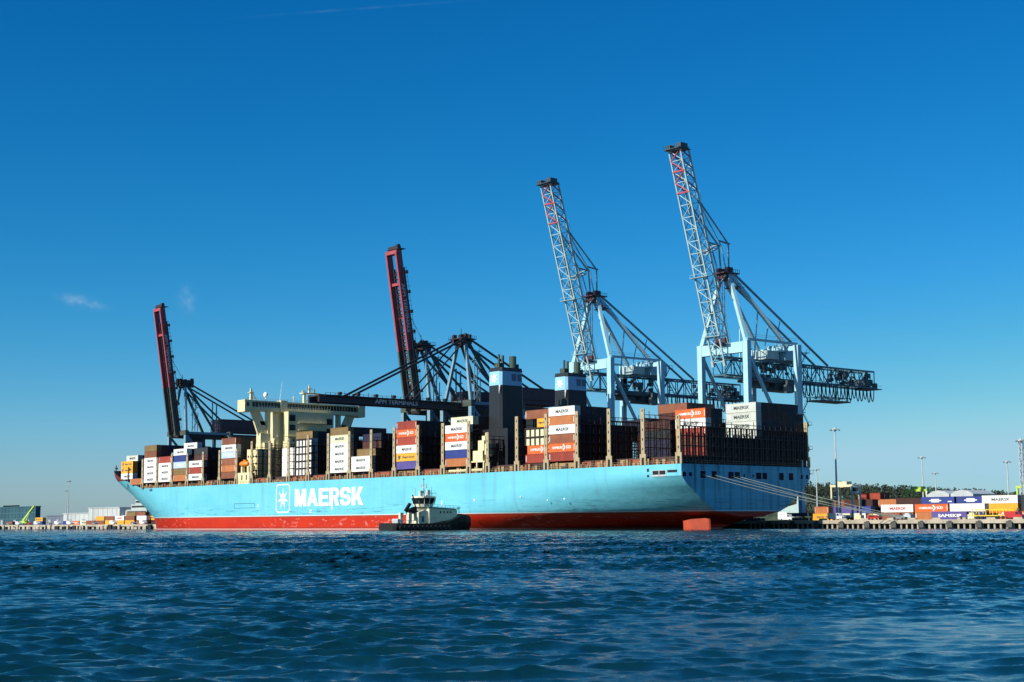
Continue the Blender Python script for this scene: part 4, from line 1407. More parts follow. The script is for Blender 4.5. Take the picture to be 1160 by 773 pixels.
    mb = MB()
    for e in (-1.8, -.8, .8, 1.8):
        mb.tube(P(s0 + e, 64.2, 86), P(s0 + e, 63.8, 62), .13, 5)
    mb.sbox(s0 - 2.2, s0 + 2.2, 63.3, 65, 61.6, 64.2)
    mb.build("hoist_rope", ['apm_house'], r)
    # machinery
    mb = MB(); mb.sbox(s0 - 4.2, s0 + 4.2, 92.8, 101.2, 58.4, 63.4); mb.sbox(s0 - 4.2, s0 + 4.2, 92.8, 97, 63.4, 64.0); mb.build("machinery_house", ['crane_blue'], r)
    mb = MB(); mb.sbox(s0 - 3.3, s0 + 3.3, 84, 90, 58.4, 61.4); mb.build("electrical_house", ['crane_white'], r)
    rr_ = random.Random(int(s0))
    mb = MB()
    mb.sbox(s0 - 3.8, s0 + 3.8, 76, 100, 50.1, 51.0)
    mb.sbox(s0 - 3, s0 + 3, 88, 100, 47.6, 50.1); mb.sbox(s0 - 2, s0 + 2, 79, 86, 48.4, 50.1)
    mb.build("trolley", ['crane_dark'], r)
    for k in range(46):
        if k < 22: t, z = rr_.uniform(76, 99), rr_.uniform(51.1, 55.6)
        else: t, z = rr_.uniform(122, 143), rr_.uniform(51.8, 56.2)
        e = rr_.choice([-3.9, -3.0, 1.8, 2.6]); w = rr_.uniform(.7, 2.6)
        eb = MB(); eb.sbox(s0 + e, s0 + e + 1.2, t, t + w, z, z + rr_.uniform(.6, 2.0))
        eb.build("equipment_box", ['crane_dark'], r)
    mb = MB(); mb.sbox(s0 - 5.6, s0 - 3.6, 91, 94.4, 46.8, 49.6); mb.sbox(s0 - 5.2, s0 - 4, 92, 93.4, 49.6, 51.2); cb = mb.build("operator_cab", ['crane_dark'], r)
    mb = MB(); mb.sbox(s0 - 5.62, s0 - 4.2, 90.95, 93.6, 47.2, 48.9); mb.build("window", ['glass_dark'], cb, root=r)
    # festoon loops
    mb = MB()
    t = 99.5
    while t < 142:
        w = 2.2
        pts = [P(s0 - 3.9, t + w * k / 6, 51.0 - (4.7 + .6 * math.sin(t)) * (1 - ((k - 3) / 3) ** 2) ** .7) for k in range(7)]
        mb.path(pts, .22, 4)
        t += w
    mb.build("festoon_cable", ['cable'], r)
    mb = MB()
    mb.sbox(s0 - 3.4, s0 + 3.4, 113, 130, 45.2, 45.5)
    truss(mb, P(s0, 113, 45.6), P(s0, 130, 45.6), (1, 0, 0), (0, 0, 1), 3.3, 1.2, 2.6, .14, .1)
    for t in (114, 129):
        for e in (-2.6, 2.6):
            mb.bar(P(s0 + e, t, 45.5), P(s0 + e, t, 51.6), .3)
    mb.build("service_platform", ['crane_dark'], r)
    mb = MB(); mb.sbox(s0 - 2.6, s0 + 2.6, 139, 144.8, 52.2, 54.6); mb.sbox(s0 - 3.6, s0 + 3.6, 141, 149, 51.0, 51.3); mb.sbox(s0 - 3, s0 - 1.6, 145.6, 147, 51.3, 53.4); mb.sbox(s0 + 1, s0 + 2.6, 145.8, 148, 51.3, 52.8); mb.sbox(s0 - 3.6, s0 - 3.5, 141, 149, 52.3, 52.4); mb.build("end_platform", ['crane_dark'], r)
    mb = MB(); stairs(mb, s0 - half - .3, 93.0, 6, 58); mb.build("stair_tower", ['crane_dark'], r)
    return r


lattice_crane(40.5, "tallest pale blue gantry crane with raised lattice boom, standing above the ship's stern")
lattice_crane(106.1, "pale blue gantry crane with raised lattice boom behind the ship's right funnel")


def box_crane(s0, label, down=False):
    r = thing("gantry_crane", (-s0, 78, 2.6), label, "crane", "dark gantry cranes with box booms")
    half = 9.5
    for ds in (-half, half):
        for t in (65.0, 92):
            mb = MB(); mb.bar(P(s0 + ds, t, 4.8), P(s0 + ds, t, 50), 1.8, 2.0, side=(1, 0, 0))
            lg = mb.build("leg", ['apm_leg'], r)
            mb = MB(); mb.sbox(s0 + ds - 4, s0 + ds + 4, t - .6, t + .6, 3.6, 4.8)
            for k in range(6):
                mb.tube(P(s0 + ds - 3.5 + 1.4 * k, t - .3, 3.1), P(s0 + ds - 3.5 + 1.4 * k, t + .3, 3.1), .5, 10)
            mb.build("bogie", ['crane_dark'], lg, root=r)
    for t in (65, 92):
        mb = MB(); mb.sbox(s0 - half - 1, s0 + half + 1, t - 1, t + 1, 50, 52.6); mb.build("portal_beam", ['apm_green'], r)
        mb = MB(); mb.sbox(s0 - half + 1, s0 + half - 1, t - .6, t + .6, 12, 14); mb.build("sill_beam", ['apm_leg'], r)
    for ds in (-half, half):
        mb = MB(); mb.bar(P(s0 + ds, 66, 49), P(s0 + ds, 91, 22), 1, 1); mb.bar(P(s0 + ds, 65, 18), P(s0 + ds, 92, 18), 1, 1.4); mb.bar(P(s0 + ds, 66, 51.3), P(s0 + ds, 91, 51.3), .9, 1.2)
        mb.build("side_brace", ['apm_leg'], r)
    ap = (67.5, 78.8)
    for sg in (-1, 1):
        mb = MB(); mb.bar(P(s0 + sg * 2.2, ap[0], ap[1]), P(s0 + sg * 8.6, 65.4, 52.5), 1.2, 1.2); mb.build("apex_leg", ['apm_leg'], r)
        mb = MB(); mb.bar(P(s0 + sg * 2.2, ap[0] + .6, ap[1]), P(s0 + sg * 6.5, 83.5, 52.6), 1.1, 1.1); mb.bar(P(s0 + sg * 2.6, 69, 76), P(s0 + sg * 4, 95, 54), .8, .8); mb.build("rear_stay", ['apm_green'], r)
        mb = MB(); mb.bar(P(s0 + sg * 3.4, ap[0] + 1, ap[1]), P(s0 + sg * 3.8, 114, 57.5), .55, .8); mb.build("backstay", ['apm_dark'], r)
    mb = MB()
    mb.sbox(s0 - 4.6, s0 + 4.6, 63.8, 71.6, 78.4, 78.8); mb.sbox(s0 - 3.6, s0 + 3.6, 65.4, 70, 76.6, 78.4)
    ra = random.Random(int(s0 * 3))
    for k in range(16):
        e = ra.uniform(-4.6, 3.6); ta = ra.uniform(63.6, 70.5)
        mb.sbox(s0 + e, s0 + e + ra.uniform(.6, 1.4), ta, ta + ra.uniform(.6, 1.8), ra.uniform(76, 79), 79 + ra.uniform(0, 2.2))
    for k in range(9):
        mb.sbox(s0 - 4.6, s0 - 4.5, 63.8 + .97 * k, 63.9 + .97 * k, 78.8, 79.9); mb.sbox(s0 - 4.6 + 1.1 * k, s0 - 4.5 + 1.1 * k, 63.8, 63.9, 78.8, 79.9)
    mb.sbox(s0 - 4.6, s0 - 4.5, 63.8, 71.6, 79.8, 79.9); mb.sbox(s0 - .1, s0 + .1, 67, 67.2, 80.5, 83.2)
    mb.build("apex_platform", ['apm_dark'], r)
    gh = 3.5
    mb = MB()
    for e in (-gh, gh):
        mb.sbox(s0 + e - .7, s0 + e + .7, 63, 121, 48.8, 51.6)
    for k in range(10):
        mb.sbox(s0 - gh + .7, s0 + gh - .7, 64 + 6 * k, 64.6 + 6 * k, 49.2, 50.4)
    mb.build("girder", ['apm_dark'], r)
    # boom
    b0 = Vector(P(s0, 63, 50.2)); b1 = Vector(P(s0, -5.2, 50.2)) if down else Vector(P(s0, 52.2, 117.6))
    d = (b1 - b0).normalized(); nrm = Vector((0, d.z, -d.y))
    if nrm.z < 0 or (not down and nrm.y < 0): nrm = -nrm
    L = (b1 - b0).length
    cut = .0 if down else .38

    def girders(mb, f0, f1):
        for e in (-gh, gh):
            mb.bar(b0 + (b1 - b0) * f0 + Vector((e, 0, 0)), b0 + (b1 - b0) * f1 + Vector((e, 0, 0)), 1.0, 3.0, side=nrm)
        n = max(2, int(L * (f1 - f0) / 14))
        for k in range(n + 1):
            q = b0 + (b1 - b0) * (f0 + (f1 - f0) * k / n) + nrm * .9
            mb.bar(q + Vector((-gh, 0, 0)), q + Vector((gh, 0, 0)), .45, .5)
    mb = MB()
    if not down:
        girders(mb, 0, cut)
        q0 = b0 + d * 2; q1 = b0 + d * L * .9
    else:
        girders(mb, 0, 1)
        q0 = b0 + d * 2; q1 = b0 + d * L * .97
    bo = mb.build("boom", ['apm_dark' if down else 'apm_green'], r)
    wk = MB()
    for e in (-1.3, 1.3):                                    # trolley ropes and rails between the girders
        wk.bar(q0 + Vector((e, 0, 0)), q1 + Vector((e, 0, 0)), .35, .5)
    for k in range(26):
        q = q0 + (q1 - q0) * (k / 26); qn = q0 + (q1 - q0) * ((k + 1) / 26)
        sg = 1 if k % 2 else -1
        wk.bar(q + Vector((-gh * sg, 0, 0)) + nrm * 1.1, qn + Vector((gh * sg, 0, 0)) + nrm * 1.1, .3)
        wk.bar(q + Vector((-gh, 0, 0)) + nrm * 1.2, q + Vector((gh, 0, 0)) + nrm * 1.2, .35, .5)
    wk.bar(q0 + nrm * 1.2 + Vector((-2.4, 0, 0)), q1 + nrm * 1.2 + Vector((-2.4, 0, 0)), 1.0, .2)
    wk.bar(q0 + nrm * 1.2 + Vector((2.2, 0, 0)), q1 + nrm * 1.2 + Vector((2.2, 0, 0)), 1.2, .2)
    sx = gh + 1.3
    wk.bar(q0 + nrm * 1.0 + Vector((sx, 0, 0)), q1 + nrm * 1.0 + Vector((sx, 0, 0)), 1.0, .15)
    wk.bar(q0 + nrm * 2.1 + Vector((sx + .4, 0, 0)), q1 + nrm * 2.1 + Vector((sx + .4, 0, 0)), .1, .1)
    for k in range(30):
        q = q0 + (q1 - q0) * (k / 29)
        wk.bar(q + nrm * 1.0 + Vector((sx + .4, 0, 0)), q + nrm * (2.9 if k % 5 == 0 else 2.1) + Vector((sx + .4, 0, 0)), .14)
    for k in range(7):
        q = b0 + d * (L * (.12 + .125 * k))
        wk.bar(q + nrm * 1.5 + Vector((sx, 0, 0)), q + nrm * 2.6 + Vector((sx, 0, 0)), 1.2, 1.4)
    wk.build("boom_walkway", ['apm_dark'], bo, root=r)
    if not down:
        mb = MB(); girders(mb, cut, 1)
        mb.bar(b1 + Vector((-gh - .6, 0, 0)), b1 + Vector((gh + .6, 0, 0)), 2.8, 1.6)
        q = b0 + d * L * .80; mb.bar(q + Vector((-gh, 0, 0)), q + Vector((gh, 0, 0)), 1.2, 1.2)
        mb.build("boom_tip", ['apm_red'], bo, root=r)
        mb = MB(); c = b1 + d * 1.6
        mb.box(c.x - 4.0, c.x + 4.9, c.y - .6, c.y + 3.2, c.z - .2, c.z + .1); mb.box(c.x - 3.4, c.x + 3.6, c.y - .2, c.y + 1.6, c.z + .1, c.z + 1.3); mb.box(c.x + 1.5, c.x + 3.4, c.y + .2, c.y + 1.4, c.z + 1.3, c.z + 2)
        mb.build("tip_platform", ['apm_dark'], bo, root=r)
        for sg in (-1, 1):
            mb = MB(); mb.path([P(s0 + sg * 3.0, 56.2, 95), P(s0 + sg * 3.0, 66, 80)], .14, 5)
            mb.build("forestay", ['apm_leg'], r)
    else:
        for sg in (-1, 1):
            mb = MB(); mb.bar(P(s0 + sg * 3.6, ap[0] - .5, ap[1]), P(s0 + sg * gh, 10.4, 51.8), .5, .8); mb.build("forestay", ['apm_dark'], r)
            mb = MB(); mb.bar(P(s0 + sg * 3.2, ap[0] - .5, ap[1] - .5), P(s0 + sg * gh, 40, 51.8), .4, .5); mb.build("forestay", ['apm_dark'], r)
    # lettering along the stern-facing girder
    tb = MB()
    xf = b0.x + gh + .66
    if down:
        put_text(tb, "APM TERMINALS", (xf, 20.6, 49.3), (0, 1, 0), (0, 0, 1), 21, 1.7, 0, .02)
    else:
        st = b0 + d * (L * .80)
        put_text(tb, "APM TERMINALS", Vector((xf, st.y - nrm.y * .85, st.z - nrm.z * .85)), -d, nrm, 21, 1.7, 0, .02)
    tb.build("lettering", ['letter_grey'], bo, root=r)
    mb = MB(); mb.sbox(s0 - 6, s0 + 6, 88, 117, 52.6, 59.3); mb.sbox(s0 - 6.2, s0 + 6.2, 87.8, 117.2, 59.3, 59.7)
    mb.sbox(s0 - 6.5, s0 - 6.0, 90, 116, 54.5, 54.8); mb.build("machinery_house", ['apm_house'], r)
    for t in (84, 86.5):
        mb = MB(); mb.bar(P(s0 - 3, t, 52), P(s0 - 3, t, 69.5 - (t - 84) * .4), .5); mb.sbox(s0 - 3.6, s0 - 2.4, t - .8, t + .8, 63, 63.3); mb.build("post", ['apm_leg'], r)
    mb = MB()
    for k in range(3):
        mb.bar(P(s0 - 2, 72.5 + k * 1.6, 52.6), P(s0 - 2, 72.5 + k * 1.6, 73 - 5 * k), .3)
    stairs(mb, s0 - 3, 71.5, 53, 72)
    mb.build("stair_tower", ['apm_leg'], r)
    mb = MB(); mb.sbox(s0 - 3, s0 + 3, 72, 80, 46, 48.7); mb.sbox(s0 - 5, s0 - 2.6, 76, 79, 43.6, 46); mb.build("trolley", ['apm_dark'], r)
    return r


box_crane(187.5, "dark gantry crane with its lettered boom lowered flat over the ship", True)
box_crane(215.6, "dark gantry crane with raised red tipped boom amidships beside the lowered boom")
box_crane(432.6, "dark gantry crane with raised red tipped boom standing apart beyond the ship's bow")


# ------------------------------------------------------------------ tug pushing on the ship's side
def build_tug():
    ang = math.radians(42)
    # heading in world coordinates: screen right = X_, into the picture = Y_
    hd = X_ * math.cos(ang) + Y_ * math.sin(ang)
    bow = CAM + X_ * -14.5 + Y_ * 498.5; bow.z = 0
    rz = math.atan2(hd.y, hd.x)
    stern = bow - hd * 35.2
    r = thing("tug", (stern.x, stern.y, 0), "small tug with black hull and cream house pushing against the ship's side", "tug boat", rz=rz)
    OFF[r.name] = Vector()
    r.scale = (1.06, 1, 1.04)
    mb = MB()
    st = [(0, 3.6, 2.3), (.8, 4.6, 2.3), (3, 5.1, 2.2), (9, 5.4, 2.1), (15, 5.5, 2.2), (20, 5.5, 2.6), (23, 5.4, 3.6), (25, 5.2, 4.4), (28, 4.4, 4.9), (30.5, 3.2, 4.6), (32.2, 1.9, 3.9), (33.2, .7, 3.0)]
    vs = []
    for x, b, h in st:
        fl = .86 if x < 25 else .7
        vs += [(x - (.0 if x < 30 else 1.0), -b * fl, -1.2), (x, -b, h * .55), (x, -b * .97, h), (x, b * .97, h), (x, b, h * .55), (x - (0 if x < 30 else 1.0), b * fl, -1.2)]
    n = 6; fs = []
    for j in range(len(st) - 1):
        for k in range(n - 1):
            fs.append((j * n + k, j * n + k + 1, (j + 1) * n + k + 1, (j + 1) * n + k))
    fs += [tuple(range(n))[::-1], tuple(range(len(vs) - n, len(vs)))]
    mb.add(vs, fs)
    h = mb.build("hull", ['tug_hull'], r, smooth=False)
    mb = MB()
    for sg in (-1, 1):
        for k in range(12):
            x = 2 + k * 1.7; mb.tube((x, sg * 5.35, .9), (x, sg * 5.75, .9), .75, 10)
    mb.build("tyre_fender", ['rubber'], h, root=r)
    mb = MB()
    mb.prism([(14, 2.1), (25, 3.6), (25.2, 6.2), (23.5, 6.9), (14, 7.0)], -3.7, 3.7); mb.prism([(10.2, 2.1), (14, 2.1), (14, 5.9), (12.6, 6.4), (10.2, 5.6)], -3.2, 3.2)
    hs_ = mb.build("deckhouse", ['tug_house'], r)
    for x in (18.2, 19.6, 21.0, 22.2):
        mb = MB(); mb.box(x, x + .55, -3.74, -3.6, 5.3, 5.95); mb.build("window", ['glass_dark'], hs_, root=r)
    mb = MB(); mb.box(11.4, 12.4, -3.24, -3.1, 2.5, 4.4); mb.build("door", ['tug_teal'], hs_, root=r)
    mb = MB(); mb.prism([(13.6, 7.0), (25.3, 6.5), (25.4, 6.75), (13.6, 7.35)], -4.0, 4.0); mb.build("roof", ['tug_teal'], r)
    mb = MB()
    def ring(x0, x1, w, z): return [(x0, -w * .6, z), (x0 + 1.2, -w, z), (x1 - 1.2, -w, z), (x1, -w * .6, z), (x1, w * .6, z), (x1 - 1.2, w, z), (x0 + 1.2, w, z), (x0, w * .6, z)]
    def loft(mb_, a, b, mi=0):
        k = len(a); mb_.add(a + b, [(i, (i + 1) % k, k + (i + 1) % k, k + i) for i in range(k)] + [tuple(range(k, 2 * k)), tuple(range(k))[::-1]], mi)
    loft(mb, ring(13.8, 19.0, 2.5, 7.3), ring(13.6, 19.3, 2.6, 8.2)); loft(mb, ring(13.0, 20.2, 3.1, 10.1), ring(13.2, 20.0, 3.0, 10.6))
    w = mb.build("wheelhouse", ['tug_house'], r); w.location.x -= 2.0
    mb = MB(); loft(mb, ring(13.62, 19.28, 2.58, 8.2), ring(13.1, 20.1, 3.0, 10.1)); mb.build("window_band", ['glass_dark'], w, root=r)
    mb = MB()
    for x, y in ((13.6, -1.6), (13.6, 1.6), (14.9, -2.7), (18.4, -2.75), (19.6, -1.7), (19.6, 1.7), (16.6, -2.75)):
        mb.bar((x, y, 8.2), (x + (.3 if x > 16 else -.3), y * 1.1, 10.2), .16)
    mb.build("window_post", ['tug_house'], w, root=r)
    mb = MB()
    mb.bar((16.5, 0, 10.6), (16.5, 0, 16.6), .5, .5, w2=.15, h2=.15); mb.box(16.2, 16.8, -1.6, 1.6, 13.2, 13.35); mb.box(15.2, 17.8, -.15, .15, 12.2, 12.4); mb.bar((15.9, 0, 16), (17.1, 0, 16), .12)
    mb.box(14.2, 15.2, -1.4, -.4, 10.6, 12.2); mb.box(17.8, 19.0, .2, 1.4, 10.6, 11.9); mb.tube((18.6, -1.2, 10.6), (18.8, -1.2, 13.6), .12); mb.tube((14.2, 1, 10.6), (13.8, 1, 13.2), .12); mb.box(17, 18, -1.5, -.6, 10.6, 12.6)
    for k in range(5):
        mb.bar((13.4 + 1.5 * k, -2.7, 10.6), (13.4 + 1.5 * k, -2.7, 11.6), .1)
    mb.bar((13.4, -2.7, 11.6), (19.6, -2.7, 11.6), .1); mb.bar((16.5, -1.6, 13.3), (16.5, 0, 15), .1); mb.bar((16.5, 1.6, 13.3), (16.5, 0, 15), .1)
    mb.tube((16.5, -1.4, 13.35), (16.5, -1.4, 14.4), .18); mb.tube((16.5, 1.4, 13.35), (16.5, 1.4, 14.2), .18)
    mb.build("mast", ['crane_white'], r).location.x -= 2.0
    mb = MB()
    for x, z in [(14 + 1.6 * k, 7.0 - .05 * k) for k in range(8)]:
        mb.bar((x, -3.9, z), (x, -3.9, z + 1.05), .09)
    mb.bar((14, -3.9, 8.05), (25.2, -3.9, 7.6), .09); mb.bar((14, -3.9, 7.5), (25.2, -3.9, 7.1), .07)
    for x in range(1, 10):
        mb.bar((x, -5.0, 2.2), (x, -5.0, 3.1), .09)
    mb.bar((.8, -5.0, 3.1), (9.4, -5.0, 3.1), .09)
    mb.build("rail", ['galv'], r)
    for y in (-2.4, 2.0):
        mb = MB(); mb.box(6.8, 8.0, y - .3, y + .7, 2.2, 5.5); mb.build("exhaust_stack", ['tug_house'], r)
    mb = MB()
    mb.bar((7.2, -1.4, 5.5), (10.4, -1.4, 6.6), 1.6, 1.7); mb.bar((6.4, -1.4, 6.0), (8.2, -1.4, 8.3), .8); mb.bar((10.6, -1.4, 6.4), (9.2, -1.4, 11.0), .3); mb.bar((10.6, -1.4, 6.6), (9.6, -1.4, 9.6), .14); mb.bar((10.4, -1.2, 4), (10.4, -1.2, 7), .4)
    mb.build("deck_crane", ['tug_hull'], r)
    mb = MB(); mb.box(3.4, 5.6, -1.4, 1.4, 2.0, 2.9); mb.tube((3.9, -1.6, 3.1), (3.9, 1.6, 3.1), .55, 10); mb.build("winch", ['galv'], r)
    mb = MB()
    mb.tube((28.8, 0, 4.8), (28.8, 0, 7.6), .13); mb.box(28, 29.6, -.1, .1, 6.9, 7.05); mb.box(25.8, 28.4, -2.6, 2.6, 4.5, 5.15)
    mb.build("bow_mast", ['tug_hull'], r)


build_tug()


# ------------------------------------------------------------------ mooring lines from the transom to the quay
def rope(a, b, sag, label):
    mb = MB()
    pts = []
    a, b = Vector(a), Vector(b)
    for i in range(19):
        u = i / 18
        p = a.lerp(b, u); p.z -= sag * 4 * u * (1 - u); pts.append(p)
    mb.path(pts, .08, 5)
    tag(mb.build("mooring_line", ['rope']), label, "rope", "mooring lines from the stern to the quay")


rope((.1, 9.0, 15.9), (31, 63.4, 3.2), 1.2, "mooring rope hanging lowest, from the stern's left hand opening to the quay")
rope((.1, 13.9, 15.9), (31, 63.8, 3.2), .8, "mooring rope second from the left at the stern, slack to the quay")
rope((.1, 21.3, 15.7), (27, 63.4, 3.2), .6, "mooring rope from the twin openings of the stern down to the quay")
rope((.1, 24.1, 15.7), (31.4, 64.2, 3.2), .3, "tautest and topmost mooring rope between stern and quay")


# ------------------------------------------------------------------ quay equipment on the right
QS = 0.87          # the yard's boxes are the lower, standard height kind


def quay_box(key, s, t, z, label, grp="containers stacked on the quay"):
    o = put_container(key, -s, t, G + (z - G) * QS, label, grp)
    o.scale.z = QS
    return o


G = 2.62
RB = [  # (variant, centre s, t, tier, phrase)
    ('yellow20', 42.8, 119.5, 0, "short yellow container standing under an orange one beside the white loader"),
    ('rust', 30.5, 132, 1, "faded orange container on the quay near the tall lamp mast"), ('brown', 43.0, 132, 1, "brown container behind the mooring ropes left of the tall lamp mast"),
    ('brown', 30.3, 132, 2, "long brown container in the upper row right of the tall lamp mast"), ('brown', 43.0, 132, 2, "long brown container topmost behind the tall lamp mast"),
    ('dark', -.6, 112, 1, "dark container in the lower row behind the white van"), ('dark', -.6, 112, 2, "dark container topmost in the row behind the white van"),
    ('rust', 20.6, 131, 2, "faded orange container set back between brown and navy ones"),
    ('navytext', -13.2, 108, 2, "navy container with white emblem topmost left of the middle lamp mast"), ('navy', -13.2, 108, 1, "navy container under the navy emblem one left of the middle lamp mast"),
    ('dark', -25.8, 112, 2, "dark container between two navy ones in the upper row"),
    ('navytext', -16.5, 103.5, 2, "navy container with white emblem topmost right of the middle lamp mast"), ('navy', -16.5, 103.5, 1, "navy container in the second row right of the middle lamp mast"),
    ('navytext', -29.5, 103.5, 2, "navy container with white emblem beside the large white lettered one"), ('red', -29.4, 100.2, 1, "rust red container above the violet lettered one"),
    ('white', -42.2, 98, 2, "white lettered container topmost in the right hand quay stack"), ('yellow40', -42.2, 98, 1, "plain yellow container under the white lettered one"), ('orange', -42.2, 98, 0, "orange lettered container at the base of the right hand quay stack"),
    ('slate', -55.6, 98, 2, "slate container topmost at the right edge"), ('slate', -55.6, 98, 1, "slate container second tier at the right edge"), ('rust', -55.6, 98, 0, "faded orange container at the base by the right edge"),
    ('whitered', -9.6, 91, 1, "white container with red lettering near the middle of the quay"), ('brown', -9.6, 91, 0, "brown container under the white one with red lettering"),
    ('orange', -22.4, 91, 1, "orange lettered container right of the white one with red lettering"), ('rust', -22.4, 91, 0, "faded orange container under the orange lettered one"),
    ('plainwhite', -35.2, 91, 1, "plain white container between orange and yellow ones"), ('navy', -35.2, 91, 0, "navy container under the plain white one"),
    ('samskip', -35.6, 80.5, 0, "violet blue container with large white lettering at the front of the quay"),
    ('purple', 30.5, 123, 1, "violet blue container set back above the cream lettered one"), ('yellow40', 46.5, 126, 0, "plain yellow container set back left of the short stack"),
    ('plainwhite', 17.2, 119, 0, "plain white container at ground level left of the van"), ('purple', 44.0, 126, 1, "violet blue container set back beside the short orange one"), ('navy', 5.0, 121, 0, "navy container at ground level behind the van"),
    ('cream', 31.0, 119, 0, "cream lettered container low beside the short yellow one"),
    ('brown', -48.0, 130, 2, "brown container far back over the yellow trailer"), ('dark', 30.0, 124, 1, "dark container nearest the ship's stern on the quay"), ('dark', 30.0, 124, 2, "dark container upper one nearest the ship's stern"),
    ('red', 33, 136, 3, "rust red container highest in the back row by the tall lamp mast"),
    ('red', 33, 136, 2, "rust red container under the highest back row one by the lamp mast"), ('brown', -10, 129, 2, "brown container topmost in the middle of the back row"), ('brown', -24, 129, 2, "brown container topmost in the back row left of the lattice mast"),
]
for key, s, t, k, lab in RB:
    quay_box(key, s, t, G + TIER * .98 * k, lab)
for key, s, t, k, lab in RB:
    if k and not any(abs(s - b[1]) < 3 and abs(t - b[2]) < 1.5 and b[3] == k - 1 for b in RB):
        for j in range(k):
            if not any(abs(s - b[1]) < 3 and abs(t - b[2]) < 1.5 and b[3] == j for b in RB):
                quay_box('slate' if j else 'brown', s, t, G + TIER * .98 * j, "lower container hidden mostly behind the front rows of the quay stacks", "supporting containers in the quay stacks")
for key, s, t, k, lab in (('white20', 25.0, 117.2, 0, "short plain white container at ground level, left of a dark one"), ('dark20', 18.4, 117.2, 0, "short dark container between two white ones at ground level"),
                          ('yellow20', 37.0, 117.2, 0, "short yellow lettered container right of the two box stack"), ('navy20', 24.6, 119.8, 1, "short navy container above the short white one"), ('red20', 11.6, 117.2, 0, "short rust red container behind the white van")):
    quay_box(key, s, t, G + TIER * .98 * k, lab)
o = quay_box('rust', 42.8, 119.5, 0, "x"); o.location = (-42.8, 119.5, G + 2.82 * QS); o.scale = (.5, 1, QS); tag(o, "short orange container standing on the short yellow one", "container")
LB = [('brown', 0, 0), ('yellow40', 1, 0), ('yellow40', 2, 0), ('yellow40', 3, 0), ('yellow40', 0, 1), ('brown', 1, 1), ('whitered', 2, 1), ('brown', 3, 1)]
for key, i, k in LB:
    quay_box(key, 557 - 13.4 * i, 80, G + TIER * k, f"{COLNAME[key]}, {['lower', 'upper'][k]} tier, {['first', 'second', 'third', 'fourth'][i]} from the left on the far quay", "containers on the quay beyond the bow")
for key, s, t_, k, lab in (('brown', 570.6, 80, 0, "plain brown container, single one left of the far box columns"), ('cream', 584, 82, 0, "cream lettered container, farthest left of the far quay boxes"), ('red', 503.4, 81, 0, "rust red container between the far box columns and the stem"),
                           ('plainwhite', 503.4, 81, 1, "plain white container on the rust red one near the stem"), ('orange', 611, 88, 0, "orange lettered container below the white warehouse gap"), ('navy', 628, 90, 0, "navy blue container below the right white warehouse"),
                           ('purple', 727, 100, 0, "violet blue container below the left white warehouse"), ('brown', 745, 98, 0, "plain brown container behind the lamp masts beyond the bow"), ('brown', 531, 94, 2, "plain brown container topmost behind the far box columns"), ('olive', 544, 94, 2, "olive container topmost behind the far box columns")):
    quay_box(key, s, t_, G + TIER * k, lab, "containers on the quay beyond the bow")
for s in (531, 544):
    for k in (0, 1):
        quay_box('slate', s, 94, G + TIER * k, "lower container hidden mostly behind the front boxes of the far quay", "supporting containers on the far quay")
quay_box('plainwhite', 500, 92, G, "plain white container on the far quay just left of the ship's stem", "containers on the quay beyond the bow")
quay_box('yellow', 495, 84, G + TIER, "yellow lettered container just left of the ship's stem", "containers on the quay beyond the bow"); quay_box('dark', 495, 84, G, "shaded dark container under the yellow one left of the stem", "containers on the quay beyond the bow")
quay_box('yellow', 678, 92, G + TIER, "yellow lettered container beside the lime crane on the far quay", "containers on the quay beyond the bow"); quay_box('navy', 678, 92, G, "navy blue container under the yellow one by the lime crane", "containers on the quay beyond the bow")


def lamp_mast(s, t, top, label, lattice=False, w=.9):
    r = thing("lamp_mast", (-s, t, G), label, "lamp mast", "floodlight masts on the quay")
    mb = MB()
    if lattice:
        truss(mb, P(s, t - .5, G), P(s, t - .5, top), (1, 0, 0), (0, 1, 0), .5, 1.0, 1.7, .16, .09)
    else:
        mb.tube(P(s, t, G), P(s, t, top), .42, 10, 0, .2)
    mb.build("pole", ['galv'], r)
    mb = MB()
    mb.tube(P(s, t, top - .2), P(s, t, top + .25), 1.1, 12); mb.tube(P(s, t, top + .25), P(s, t, top + .6), .35, 10)
    mb.build("head_frame", ['galv'], r)
    for k in range(6):
        a = k * math.pi / 3
        hb = MB(); hb.bar((-s + 1.1 * math.cos(a), t + 1.1 * math.sin(a), top), (-s + 1.75 * math.cos(a), t + 1.75 * math.sin(a), top - .25), .55, .3)
        hb.build("floodlight", ['van_grey'], r)


lamp_mast(8.0, 82, 32.2, "tall floodlight mast nearest the ship's stern")
lamp_mast(76, 230, 29.2, "slim floodlight mast over the middle of the right hand quay")
lamp_mast(136.7, 330, 26.0, "shorter floodlight mast just right of the middle one")
lamp_mast(35.6, 230, 26.0, "slim floodlight mast left of the lattice mast")
lamp_mast(187.5, 300, 28.8, "far floodlight mast seen beside the ship's transom")
lamp_mast(-48.4, 100, 26.6, "lattice floodlight mast at the right edge", True)
lamp_mast(793.5, 160, 28.6, "shorter of the two floodlight masts beyond the bow")
lamp_mast(698.5, 120, 33.0, "taller of the two floodlight masts beyond the bow")


